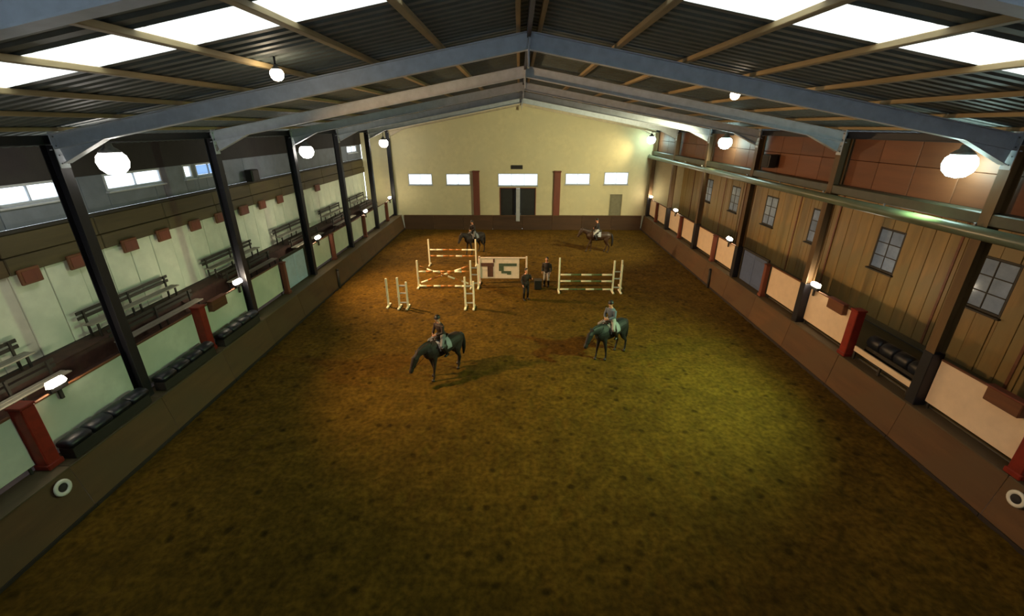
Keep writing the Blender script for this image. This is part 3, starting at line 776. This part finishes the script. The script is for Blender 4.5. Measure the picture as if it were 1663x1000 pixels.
# ------------------------------------------------------------------ lamps
def floodlight(name, x, y, z, rgb, st, watt, label, group, top, r=.36, arm=None, aim=(0, 15, 0), boost=1, glass=None):
    t = empty(name, (x, y, z)); tag(t, label, 'lamp', group)
    k = r/.36
    h = MB().lathe((0, 0, 0), [(.001, .42*k), (.09*k, .42*k), (.11*k, .32*k), (r*.5, .27*k), (r*.7, .2*k), (r*.66, .18*k), (.001, .18*k)], 20).build('housing', M['bolt'], t)
    MB().lathe((0, 0, 0), [(.001, .2*k), (r*.6, .2*k), (r*.86, .1*k), (r*.95, -.04*k), (r*.84, -.2*k), (r*.5, -.33*k), (.001, -.37*k)], 20).build('lens', emit('lamp_glow', glass or rgb, st), t)
    if watt:
        ld = bpy.data.lights.new('lamp_beam', 'SPOT'); ld.energy = watt; ld.color = rgb; ld.spot_size = math.radians(102); ld.spot_blend = 1.0; ld.shadow_soft_size = .2
        lo = bpy.data.objects.new('lamp_beam', ld); COL.objects.link(lo); lo.parent = t; lo.location = (0, 0, -.45)
        tgt = Vector(aim)
        if boost != 1: ld.energy *= boost
        lo.rotation_euler = (tgt-Vector((x, y, z-.45))).to_track_quat('-Z', 'Y').to_euler()
    MB().tube([(0, 0, .41*k), (0, 0, top-z)], .02, 8).build('drop_rod', M['dark_steel'], t)
    if arm is not None:
        MB().box((min(0, arm-x)-.03, -.03, top-z-.02), (max(0, arm-x)+.03, .03, top-z+.03), .006).build('arm', M['dark_steel'], t)
for x, y, z, tx, aim, bo in ((-10.5, 11.75, 7.64, 'nearest of three', (8.0, 17.5, 1.0), 1.0), (-10.45, 22.7, 7.35, 'middle of three', (-2.5, 23.5, 0), 1.25), (-10.4, 35.8, 7.3, 'farthest of three', (0, 29, 0), .8)):
    floodlight('high_bay_lamp', x, y, z, *LAMP_HIGH_WARM, 'bright warm high bay lamp hanging above the white terrace wall, '+tx, 'high bay lamps', 8.03, arm=XL+.02, aim=aim, boost=bo, glass=(1, .93, .84))
for x, y, z, tx, aim, bo in ((10.95, 11.55, 7.62, 'nearest of three', (1.0, 15.0, 0), 1.05), (10.85, 24.7, 7.7, 'middle of three', (1.5, 36, 3.5), 1.35), (10.6, 37.6, 7.5, 'farthest of three', (-6, 37.5, 4), .12)):
    floodlight('high_bay_lamp', x, y, z, *(LAMP_HIGH_COOL if y < 20 else ((1.0, .93, .56),)+LAMP_HIGH_COOL[1:] if y < 30 else ((1.0, .78, .42),)+LAMP_HIGH_WARM[1:]), 'bright pale green high bay lamp hanging before the brown upper wall, '+tx, 'high bay lamps', 8.03, arm=XR-.02, aim=aim, boost=bo, glass=(.66, 1, .92))
for x, y, lb in ((-4.25, 8.6, 'small roof lamp hanging near the rooflight strip on the terrace side'), (5.35, 12.1, 'small roof lamp hanging beyond the first whole frame on the plank wall side')):
    floodlight('roof_lamp', x, y, raft_z(x)+.02, *LAMP_ROOF, lb, 'roof lamps', raft_z(x)+.285, .12)
def bulkhead(x, y, z, sg, label):
    t = empty('bulkhead_lamp', (x, y, z)); tag(t, label, 'lamp', 'lamps on the board tops')
    MB().box((-.05, -.22, 0), (.05, .22, .16), .02).build('housing', M['black'], t)
    MB().loft([((0, -.2, .13), .05, .04), ((0, -.15, .2), .09, .1), ((0, .15, .2), .09, .1), ((0, .2, .13), .05, .04)], Vector((1, 0, 0)), 10).build('lens', emit('bulkhead_glow', LAMP_LOW[0], LAMP_LOW[1]), t)
    MB().box((-.03, -.04, -.24), (.03, .04, .01), .008).build('bracket', M['bench_dark'], t)
for sg, x, ys in ((-1, -10.77, (8.6, 15.75, 23.0, 30.9, 37.2)), (1, 11.22, (15.7, 23.0, 31.6, 37.9))):
    for i, y in enumerate(ys):
        bulkhead(x, y, 2.74, sg, 'small bright lamp on the boards %s, %s from the near end' % (side_txt[sg], ORD[i]))
# loudspeakers
def speaker(x, y, z, rz, lb):
    t = empty('loudspeaker', (x, y, z), rz); tag(t, lb, 'loudspeaker')
    MB().box((-.18, -.3, 0), (.18, .3, .55), .03).build('cabinet', M['black'], t)
    MB().box((.18, -.26, .04), (.2, .26, .51), .006).build('grille', M['dark_wall'], t)
    MB().box((-.3, -.05, .22), (-.18, .05, .32), .01).build('wall_bracket', M['bolt'], t)
speaker(11.14, 20.6, 6.75, PI, 'black loudspeaker on the brown upper wall beyond the middle lamp')
speaker(WL+.32, 21.8, 5.98, 0, 'black loudspeaker on the grey cladding above the white terrace wall')

# ------------------------------------------------------------------ jumps
def wing(h, two=True, sx=1):
    """jump stand: one or two uprights on a cross foot, with a pole cup"""
    t = empty('jump_stand')
    ups = (0, .42*sx) if two else (0,)
    for i, x in enumerate(ups): MB().box((x-.045, -.045, .04), (x+.045, .045, h-(.22 if i else 0)), .01).build('upright', M['jump_white'], t)
    for x in ups: MB().box((x-.05, -.33, 0), (x+.05, .33, .08), .015).build('foot', M['jump_white'], t)
    if two:
        for z in (.25, .75, 1.15): MB().box((min(ups), -.02, z), (max(ups), .02, z+.06), .008).build('crossbar', M['pale_grey'], t)
    MB().box((-sx*.10, -.04, .55), (-sx*.03, .04, .58), .005).build('pole_cup', M['cup'], t)
    return t
def stand(x, y, h, two, sx, lb):
    t = wing(h, two, sx); t.location = (x, y, 0); tag(t, lb, 'jump stand', 'jump stands'); return t
def pole(p0, p1, bands, lb, mats, r=.052):
    p0 = Vector(p0); p1 = Vector(p1); c = (p0+p1)/2; d = p1-p0
    t = empty('jump_pole', c); tag(t, lb, 'jump pole', 'jump poles')
    n = len(bands)
    for i, m in enumerate(bands):
        MB().tube([d*(i/n-.5), d*((i+1)/n-.5)], r, 10).build('pole_band', mats[m], t)
W_, G_, O_ = 0, 1, 2
pm = [M['jump_white'], M['jump_green'], M['jump_orange']]
# triple: three pairs of stands one behind the other
stand(-5.95, 20.3, 1.6, True, 1, 'white two-post stand of the nearest jump, end by the terrace')
stand(-6.55, 20.45, 1.5, False, 1, 'single white post standing outermost at the nearest jump')
stand(-2.62, 20.3, 1.65, True, 1, 'white two-post stand of the nearest jump, end by the lettered board')
stand(-5.62, 23.3, 1.6, False, -1, 'white post of the middle jump of the row, end by the terrace')
stand(-2.65, 23.3, 1.6, True, 1, 'white post of the middle jump of the row, end by the lettered board')
stand(-5.8, 27.6, 1.75, False, -1, 'white post of the farthest jump of the row, end by the terrace')
stand(-2.75, 27.6, 1.75, False, 1, 'white post of the farthest jump of the row, below the far dark horse')
pole((-5.55, 23.3, .95), (-2.75, 23.3, .95), [W_, O_, W_, O_, O_, W_, O_], 'white and orange top pole of the middle jump', pm)
pole((-5.55, 23.22, .12), (-2.75, 23.22, .12), [W_, O_, W_, O_, O_, W_, W_], 'white and orange ground pole of the middle jump', pm)
pole((-5.5, 23.4, 1.2), (-2.8, 23.4, .22), [O_, W_, O_, O_, W_, O_, W_], 'orange and white pole slanting down from the terrace end of the middle jump', pm)
pole((-5.5, 23.52, .22), (-2.8, 23.52, 1.2), [W_, O_, O_, W_, O_, W_, O_], 'orange and white pole slanting up from the terrace end of the middle jump', pm)
pole((-5.72, 27.6, 1.05), (-2.82, 27.6, 1.05), [W_, W_, O_, O_, O_, W_, W_], 'white and orange top pole of the farthest jump', pm)
pole((-5.72, 27.6, .634), (-2.82, 27.6, .634), [O_, W_, O_, O_, W_, O_, O_], 'orange lower pole of the farthest jump', pm)
# lettered jump board
t = empty('jump_board', (-1.05, 24.1, 0)); tag(t, 'pinkish white jump board with dark lettering at the middle of the arena', 'jump board')
x0, x1 = -1.22, 1.12; z0, z1 = .3, 1.5
MB().box((x0, -.03, z0), (x1, .03, z1), .012).build('board_face', M['jump_pink'], t)
for x in (x0+.06, x1+.42): 
    MB().box((x-.05, -.28, 0), (x+.05, .28, .08), .012).build('foot', M['jump_pink'], t)
    MB().box((x-.05, -.05, .06), (x+.05, .05, 1.62), .012).build('upright', M['jump_pink'], t)
MB().box((x0, -.05, z1), (x1+.4, .02, z1+.07), .012).build('top_rail', M['jump_pink'], t)
def strokes(segs, m, nm):
    mb = MB()
    for a, b, c, d_ in segs: mb.box((x0+a*2.34, -.045, z1-d_*1.2), (x0+b*2.34, -.03, z1-c*1.2), .004)
    mb.build(nm, m, t)
strokes([(.06, .38, .22, .40), (.22, .36, .40, .92), (.36, .40, .02, .20)], M['jump_brown'], 'lettering')
strokes([(.5, .94, .24, .38), (.5, .62, .38, .62), (.56, .80, .62, .74), (.70, .80, .74, .80)], M['jump_teal'], 'lettering')
# plank jump on the plank-wall side
stand(2.25, 22.7, 1.95, False, -1, 'tall single white post of the striped pole jump, end by the standing people')
stand(5.2, 22.7, 1.8, True, 1, 'white two-post stand of the striped pole jump, end by the plank wall')
stand(5.8, 23.5, 1.6, False, 1, 'single white post behind the striped pole jump')
for z, nm in ((1.0, 'top'), (.634, 'middle'), (.16, 'lowest')):
    pole((2.32, 22.7-.0, z), (5.12, 22.7, z), [W_, G_, W_, G_, W_] if z != .16 else [W_, G_, G_, W_, G_, W_], 'white and green striped pole, %s of the three in the jump' % nm, pm)
t = empty('jump_block', (1.12, 23.2, 0)); tag(t, 'small black block standing between the two people on foot', 'block')
MB().box((-.2, -.2, 0), (.2, .2, .5), .03).build('block_body', M['black'], t)
MB().box((-.22, -.22, .5), (.22, .22, .54), .012).build('block_top', M['dark_wall'], t)

# ------------------------------------------------------------------ horses
def make_horse(coat, lab, head_drop=0.0, gait=0):
    t = empty('horse'); tag(t, lab, 'horse', 'ridden horses')
    b = MB()
    b.loft([((.86, 0, 1.20), .13, .10), ((.78, 0, 1.20), .24, .17), ((.62, 0, 1.20), .33, .24), ((.40, 0, 1.21), .37, .27), ((.1, 0, 1.18), .345, .30), ((-.25, 0, 1.20), .325, .30), ((-.5, 0, 1.25), .30, .28), ((-.72, 0, 1.26), .28, .27), ((-.90, 0, 1.22), .22, .20), ((-.98, 0, 1.2), .12, .10)], n=16)
    b.loft([((.45, 0, 1.48), .10, .07), ((.25, 0, 1.53), .06, .05), ((.0, 0, 1.49), .05, .06)], n=10)   # withers
    d = head_drop
    neck = [((.48, 0, 1.28), .32, .16), ((.72, 0, 1.42-.1*d), .24, .13), ((.95, 0, 1.56-.35*d), .17, .095), ((1.12, 0, 1.64-.6*d), .14, .085), ((1.22, 0, 1.62-.75*d), .11, .08)]
    b.loft(neck, n=14)
    px, pz = 1.17, 1.64-.72*d
    hd = [((px-.02, 0, pz+.06), .09, .08), ((px+.1, 0, pz-.08), .145, .095), ((px+.19, 0, pz-.24), .115, .08), ((px+.27, 0, pz-.38), .082, .062), ((px+.32, 0, pz-.48), .085, .066), ((px+.35, 0, pz-.55), .05, .05)]
    b.loft([(c_, a_*1.12, b_*1.15) for c_, a_, b_ in hd], n=12)
    for s in (-1, 1):
        b.loft([((px, s*.055, pz+.09), .035, .03), ((px+.01, s*.07, pz+.18), .03, .025), ((px+.02, s*.07, pz+.27), .006, .006)], n=8)
    sw = {0: ((.10, -.16), (.14, -.12)), 1: ((-.14, .12), (-.1, .16)), 2: ((.28, -.05), (-.05, .2))}[gait]
    hooves = []
    for s, q in ((1, sw[0][0]), (-1, sw[0][1])):
        lift = .0
        pts = [((.50, s*.13, 1.10), .20, .10), ((.50, s*.15, .90), .11, .08), ((.5+q*.4, s*.15, .66), .07, .06), ((.5+q*.7, s*.15, .48), .055, .052), ((.5+q*.88, s*.15, .30), .036, .034), ((.5+q, s*.15, .16), .046, .042), ((.53+q, s*.15, .09), .038, .036), ((.56+q, s*.15, .03), .05, .048)]
        b.loft(pts, n=10); hooves.append((.56+q, s*.15))
    for s, q in ((1, sw[1][0]), (-1, sw[1][1])):
        pts = [((-.68, s*.13, 1.20), .26, .14), ((-.62, s*.16, .94), .19, .12), ((-.66+q*.3, s*.16, .74), .11, .085), ((-.78+q*.55, s*.155, .58), .07, .055), ((-.84+q*.7, s*.15, .49), .062, .048), ((-.82+q*.85, s*.15, .31), .042, .038), ((-.80+q, s*.15, .16), .05, .044), ((-.77+q, s*.15, .09), .04, .038), ((-.74+q, s*.15, .03), .052, .05)]
        b.loft(pts, n=10); hooves.append((-.74+q, s*.15))
    fuse('body', b, .02, coat, t, 2)
    for (x, y) in hooves:
        MB().lathe((x, y, 0), [(.001, 0), (.066, 0), (.052, .075), (.001, .08)], 10).build('hoof', M['hoof'], t)
    # mane, forelock, tail
    m = MB()
    top = [(.55, 1.60), (.78, 1.65-.1*d), (.98, 1.73-.35*d), (1.12, 1.77-.6*d), (1.18, 1.74-.7*d)]
    m.loft([((x, -.03, z-.07), .10, .035) for x, z in top], n=8); m.build('mane', M['mane'], t)
    MB().loft([((-.95, 0, 1.42), .05, .05), ((-1.05, 0, 1.3), .07, .065), ((-1.1, 0, 1.0), .085, .08), ((-1.1, 0, .7), .075, .075), ((-1.07, 0, .45), .03, .03)], n=10).build('tail', M['mane'], t)
    # tack
    MB().loft([((.42, 0, 1.25), .335, .30), ((.20, 0, 1.255), .325, .325), ((-.12, 0, 1.26), .315, .33), ((-.28, 0, 1.27), .30, .31)], n=18)
    sp = MB(); n = 13; vs = []
    for k_, (x, z, rz_, ry_) in enumerate(((.36, 1.21, .385, .30), (.1, 1.19, .36, .33), (-.22, 1.205, .35, .33))):
        for j in range(n):
            a = math.radians(-2+184*j/(n-1)); vs.append((x, ry_*math.cos(a), z+rz_*math.sin(a)))
    fs = [(i*n+j, i*n+j+1, (i+1)*n+j+1, (i+1)*n+j) for i in range(2) for j in range(n-1)]
    sp.add(vs, fs, 0, True)
    so = sp.build('saddle_pad', M['pad'], t); so.modifiers.new('thick', 'SOLIDIFY').thickness = .02
    sd = MB()
    sd.loft([((.36, 0, 1.60), .05, .10), ((.22, 0, 1.575), .045, .13), ((0, 0, 1.57), .045, .16), ((-.2, 0, 1.60), .05, .15), ((-.27, 0, 1.64), .03, .10)], n=12)
    for s in (-1, 1): sd.loft([((.12, s*.2, 1.54), .16, .02), ((.16, s*.325, 1.3), .17, .016), ((.18, s*.335, 1.06), .13, .014)], Vector((0, 1, 0)), 10)
    so_ = sd.build('saddle', M['leather'], t); SO = so_.location
    for s in (-1, 1): MB().tube([Vector((.1, s*.37, 1.1))-SO, Vector((.04, s*.37, .98))-SO, Vector((.16, s*.37, .98))-SO, Vector((.1, s*.37, 1.1))-SO], .012, 6).build('stirrup', M['cup'], so_)
    br = MB()
    for c, ra, rb in (((px+.25, 0, pz-.33), .10, .078), ((px+.1, 0, pz-.06), .155, .105)):
        n = 16; P = []
        for j in range(n+1):
            a = 2*PI*j/n; P.append((c[0]+ra*.75*math.cos(a), rb*math.sin(a), c[2]+ra*.62*math.cos(a)))
        br.tube(P, .011, 6)
    br = br.build('bridle', M['leather'], t); BO = br.location
    for s in (-1, 1): MB().tube([Vector((px+.25, s*.075, pz-.38))-BO, Vector((.75, s*.16, 1.46-.3*d))-BO, Vector((.34, s*.07, 1.83))-BO], .009, 6).build('rein', M['leather'], br)
    for s in (-1, 1): MB().ball((px+.115, s*.088, pz-.05), .022, 8, 5).build('eye', M['eye'], t)
    return t

# ------------------------------------------------------------------ people
def person(name, J, lab, group, skin, jk, br, bt, helmet, head_dir=(1, 0), seat=False):
    """J: joint positions; one continuous body with clothes over it"""
    t = empty(name); tag(t, lab, 'person', group)
    V = lambda k: Vector(J[k])
    lat = Vector((0, 1, 0))
    def torso(g):
        p, c, s_, n_ = V('pelvis'), V('chest'), V('shoulder'), V('neck')
        return [(p-Vector((0, 0, .10)), .10+g, .13+g), (p, .115+g, .165+g), (p+(c-p)*.45, .10+g, .14+g), (c, .12+g, .165+g), (s_-(s_-c)*.25, .105+g, .19+g), (s_, .07+g, .13+g), (n_, .055+g*.3, .058+g*.3)]
    def arm(s, g):
        return [(V('sh%d' % s), .062+g, .062+g), (V('sh%d' % s)+(V('el%d' % s)-V('sh%d' % s))*.4, .052+g, .05+g), (V('el%d' % s), .042+g, .042+g), (V('el%d' % s)+(V('wr%d' % s)-V('el%d' % s))*.35, .043+g, .042+g), (V('wr%d' % s), .028+g, .028+g)]
    def leg(s, g):
        a, b, c = V('hip%d' % s), V('kn%d' % s), V('an%d' % s)
        return [(a, .095+g, .09+g), (a+(b-a)*.35, .085+g, .08+g), (b, .058+g, .056+g), (b+(c-b)*.3, .062+g, .056+g), (b+(c-b)*.7, .046+g, .042+g), (c, .038+g, .036+g)]
    def foot(s, g):
        c, q = V('an%d' % s), V('toe%d' % s); d = (q-c); dn = Vector((d.x, d.y, 0)).normalized(); zt_ = min(c.z, q.z)
        return [(Vector((c.x, c.y, q.z+.02))-dn*.055, .035+g, .034+g), (Vector((c.x, c.y, q.z+.025))+dn*.04, .042+g, .038+g), (q-dn*.06, .03+g, .044+g), (q, .018+g, .03+g)]
    b = MB()
    b.loft(torso(0), lat, 14)
    n_ = V('neck'); h = V('head')
    b.loft([(n_-Vector((0, 0, .05)), .058, .06), (n_+(h-n_)*.4, .05, .052), (h-Vector((0, 0, .05)), .052, .055)], lat, 10)
    b.ball(h+Vector((0, 0, .02)), (.098, .078, .118), 14, 9)                    # skull
    hx, hy = head_dir; f = Vector((hx, hy, 0)); sd_ = Vector((-hy, hx, 0))
    b.ball(h+f*.03-Vector((0, 0, .055)), (.066, .056, .07), 10, 7)              # jaw
    b.loft([(h+f*.085+Vector((0, 0, .02)), .012, .012), (h+f*.113-Vector((0, 0, .018)), .016, .017), (h+f*.088-Vector((0, 0, .03)), .012, .016)], sd_, 8)   # nose
    b.loft([(h+f*.088-Vector((0, 0, .058))-sd_*.026, .008, .01), (h+f*.095-Vector((0, 0, .058)), .013, .014), (h+f*.088-Vector((0, 0, .058))+sd_*.026, .008, .01)], Vector((0, 0, 1)), 8)   # mouth
    for s in (-1, 1): b.ball(h+sd_*s*.08-f*.005, (.02, .012, .03), 8, 5)       # ears
    for s in (-1, 1):
        b.loft(arm(s, 0), f, 10); b.loft(leg(s, 0), f.cross(Vector((0, 0, 1))) if not seat else Vector((0, 1, 0)), 10); b.loft(foot(s, 0), Vector((0, 1, 0)), 8)
        # hand: palm, four bent fingers of different lengths, thumb from the side
        w_ = V('wr%d' % s); e_ = V('el%d' % s); d = (w_-e_).normalized(); side = Vector((0, -s, 0)) if abs(d.y) < .8 else f
        side = (side-d*side.dot(d)).normalized(); u = d.cross(side)
        if abs(d.z) > .8: acr, bend = f, side          # arm hanging: fingers spread fore and aft, curl inwards
        else: acr, bend = Vector((0, 0, 1)), side
        acr = (acr-d*acr.dot(d)).normalized()
        pc = w_+d*.05
        b.loft([(w_-d*.01, .024, .026), (w_+d*.03, .02, .036), (w_+d*.085, .018, .04)], acr, 10)
        for i, L_ in enumerate((.066, .076, .070, .055)):
            o_ = w_+d*.078+acr*(.03-.02*i)
            b.loft([(o_, .0095, .0095), (o_+d*L_*.45, .009, .009), (o_+d*L_*.75+bend*L_*.28, .0085, .0085), (o_+d*L_*.86+bend*L_*.62, .0075, .0075)], acr, 6)
        o_ = w_+d*.03+acr*.03
        b.loft([(o_, .013, .012), (o_+acr*.025+d*.025, .011, .011), (o_+acr*.028+d*.055+bend*.012, .009, .009)], acr.cross(d), 6)
    fuse('body', b, .0085, skin, t, 1)
    for s in (-1, 1): MB().ball(h+f*.088+sd_*s*.03+Vector((0, 0, .022)), .011, 8, 5).build('eye', M['eye'], t)
    j = MB(); j.loft(torso(.018)[:-1]+[(V('neck')-Vector((0, 0, .02)), .065, .068)], lat, 16)
    for s in (-1, 1): j.loft(arm(s, .014), f, 10)
    fuse('jacket', j, .016, jk, t, 1)
    l = MB()
    l.loft([(V('pelvis')-Vector((0, 0, .12)), .105, .14), (V('pelvis')-Vector((0, 0, .03)), .125, .175), (V('pelvis')+Vector((0, 0, .06)), .12, .165)], lat, 14)
    for s in (-1, 1): l.loft(leg(s, .012)[:5], lat, 10)
    fuse('trousers', l, .016, br, t, 1)
    for s in (-1, 1):
        o_ = MB(); a, c = V('kn%d' % s), V('an%d' % s)
        o_.loft([(a+(c-a)*.12, .072, .068), (a+(c-a)*.4, .074, .068), (c, .054, .052), (Vector((c.x, c.y, V('toe%d' % s).z+.02)), .05, .05)], lat, 10)
        o_.loft(foot(s, .012), lat, 10)
        fuse('boot', o_, .014, bt, t, 1)
    if helmet:
        m = MB(); m.lathe(h+Vector((0, 0, .035)), [(.001, .12), (.05, .112), (.09, .075), (.112, .02), (.114, -.01), (.104, -.012), (.1, .0)], 16)
        m.box(h+Vector((0, 0, .025))+f*.1-Vector((.045, .05, .006)), h+Vector((0, 0, .025))+f*.1+Vector((.045, .05, .006)), .004)
        m.build('helmet', M['black'], t)
    else:
        m = MB(); m.ball(h+Vector((0, 0, .045))-f*.018, (.105, .088, .105), 14, 8); m.ball(h-f*.07-Vector((0, 0, .02)), (.05, .07, .08), 10, 6)
        m.build('hair', M['hair'], t)
    return t
def rider_joints(lean=0.0):
    J = dict(pelvis=(-.02, 0, 1.72), chest=(.02+lean, 0, 1.98), shoulder=(.03+lean*1.4, 0, 2.17), neck=(.04+lean*1.5, 0, 2.24), head=(.07+lean*1.7, 0, 2.38))
    for s in (-1, 1):
        J['hip%d' % s] = (.0, s*.10, 1.68); J['kn%d' % s] = (.32, s*.375, 1.42); J['an%d' % s] = (.08, s*.40, 1.03); J['toe%d' % s] = (.25, s*.42, .99)
        J['sh%d' % s] = (.03+lean*1.3, s*.19, 2.12); J['el%d' % s] = (.10+lean, s*.25, 1.87); J['wr%d' % s] = (.32, s*.10, 1.80)
    return J
def standing_joints(arm=0):
    J = dict(pelvis=(0, 0, .92), chest=(.01, 0, 1.20), shoulder=(0, 0, 1.40), neck=(.01, 0, 1.46), head=(.03, 0, 1.60))
    for s in (-1, 1):
        J['hip%d' % s] = (0, s*.09, .88); J['kn%d' % s] = (.02, s*.11, .48); J['an%d' % s] = (-.02, s*.12, .08); J['toe%d' % s] = (.16, s*.15, .03)
        J['sh%d' % s] = (0, s*.19, 1.36); J['el%d' % s] = (-.03, s*.25, 1.10); J['wr%d' % s] = (.08, s*.24, .88)
    if arm: J['el1'] = (.06, .27, 1.12); J['wr1'] = (.28, .20, 1.20)
    return J
ride = [  # x, y, heading, coat, head drop, gait, jacket, breeches, horse label, rider label
    (-2.72, 14.0, math.radians(180+50), 'horse_dark', .55, 0, 'jacket_brown', 'breech_grey',
     'very dark bay horse walking with lowered head, nearest to the eye', 'rider in dark brown jacket on the nearest, very dark bay horse'),
    (3.62, 15.45, math.radians(180+40), 'horse_black', .35, 1, 'jacket_blue', 'breech_pale',
     'black horse walking with pale saddle pad, in front of the striped pole jump', 'rider in grey-blue jacket on the black horse before the striped poles'),
    (-3.15, 30.6, math.radians(228), 'horse_dark', .1, 1, 'jacket_black', 'breech_grey',
     'dark horse beyond the jumps, near the far kickboard behind the lettered board', 'rider in black jacket on the dark horse beyond the row of jumps'),
    (5.75, 31.2, math.radians(180-8), 'horse_brown', .05, 2, 'jacket_black', 'breech_pale',
     'brown horse striding along near the far kickboard beyond the striped pole jump', 'rider with pale breeches on the brown horse near the far kickboard')]
for (x, y, rz, coat, hd, g, jk, br, lh, lr_) in ride:
    hs = make_horse(M[coat], lh, hd, g); hs.location = (x, y, 0); hs.rotation_euler = (0, 0, rz)
    p = person('person', rider_joints(.04), lr_, 'riders', M['skin'], M[jk], M[br], M['boot'], True, seat=True)
    p.location = (x, y, 0); p.rotation_euler = (0, 0, rz)
    if hs.name == 'horse' or True: hs.scale = p.scale = (.95, .95, .95)
p = person('person', standing_joints(1), 'person on foot in dusky pink top and dark trousers, beside the lettered board', 'people on foot', M['skin'], M['jacket_brown'], M['breech_dark'], M['boot'], False)
p.location = (.42, 21.5, 0); p.rotation_euler = (0, 0, math.radians(-60))
p['label'] = 'person on foot in dark brown clothes beside the lettered jump board'
p = person('person', standing_joints(0), 'person on foot in black jacket and pale trousers next to the tall white post', 'people on foot', M['skin'], M['jacket_black'], M['breech_pale'], M['boot'], False)
p.location = (1.62, 23.6, 0); p.rotation_euler = (0, 0, math.radians(-110))
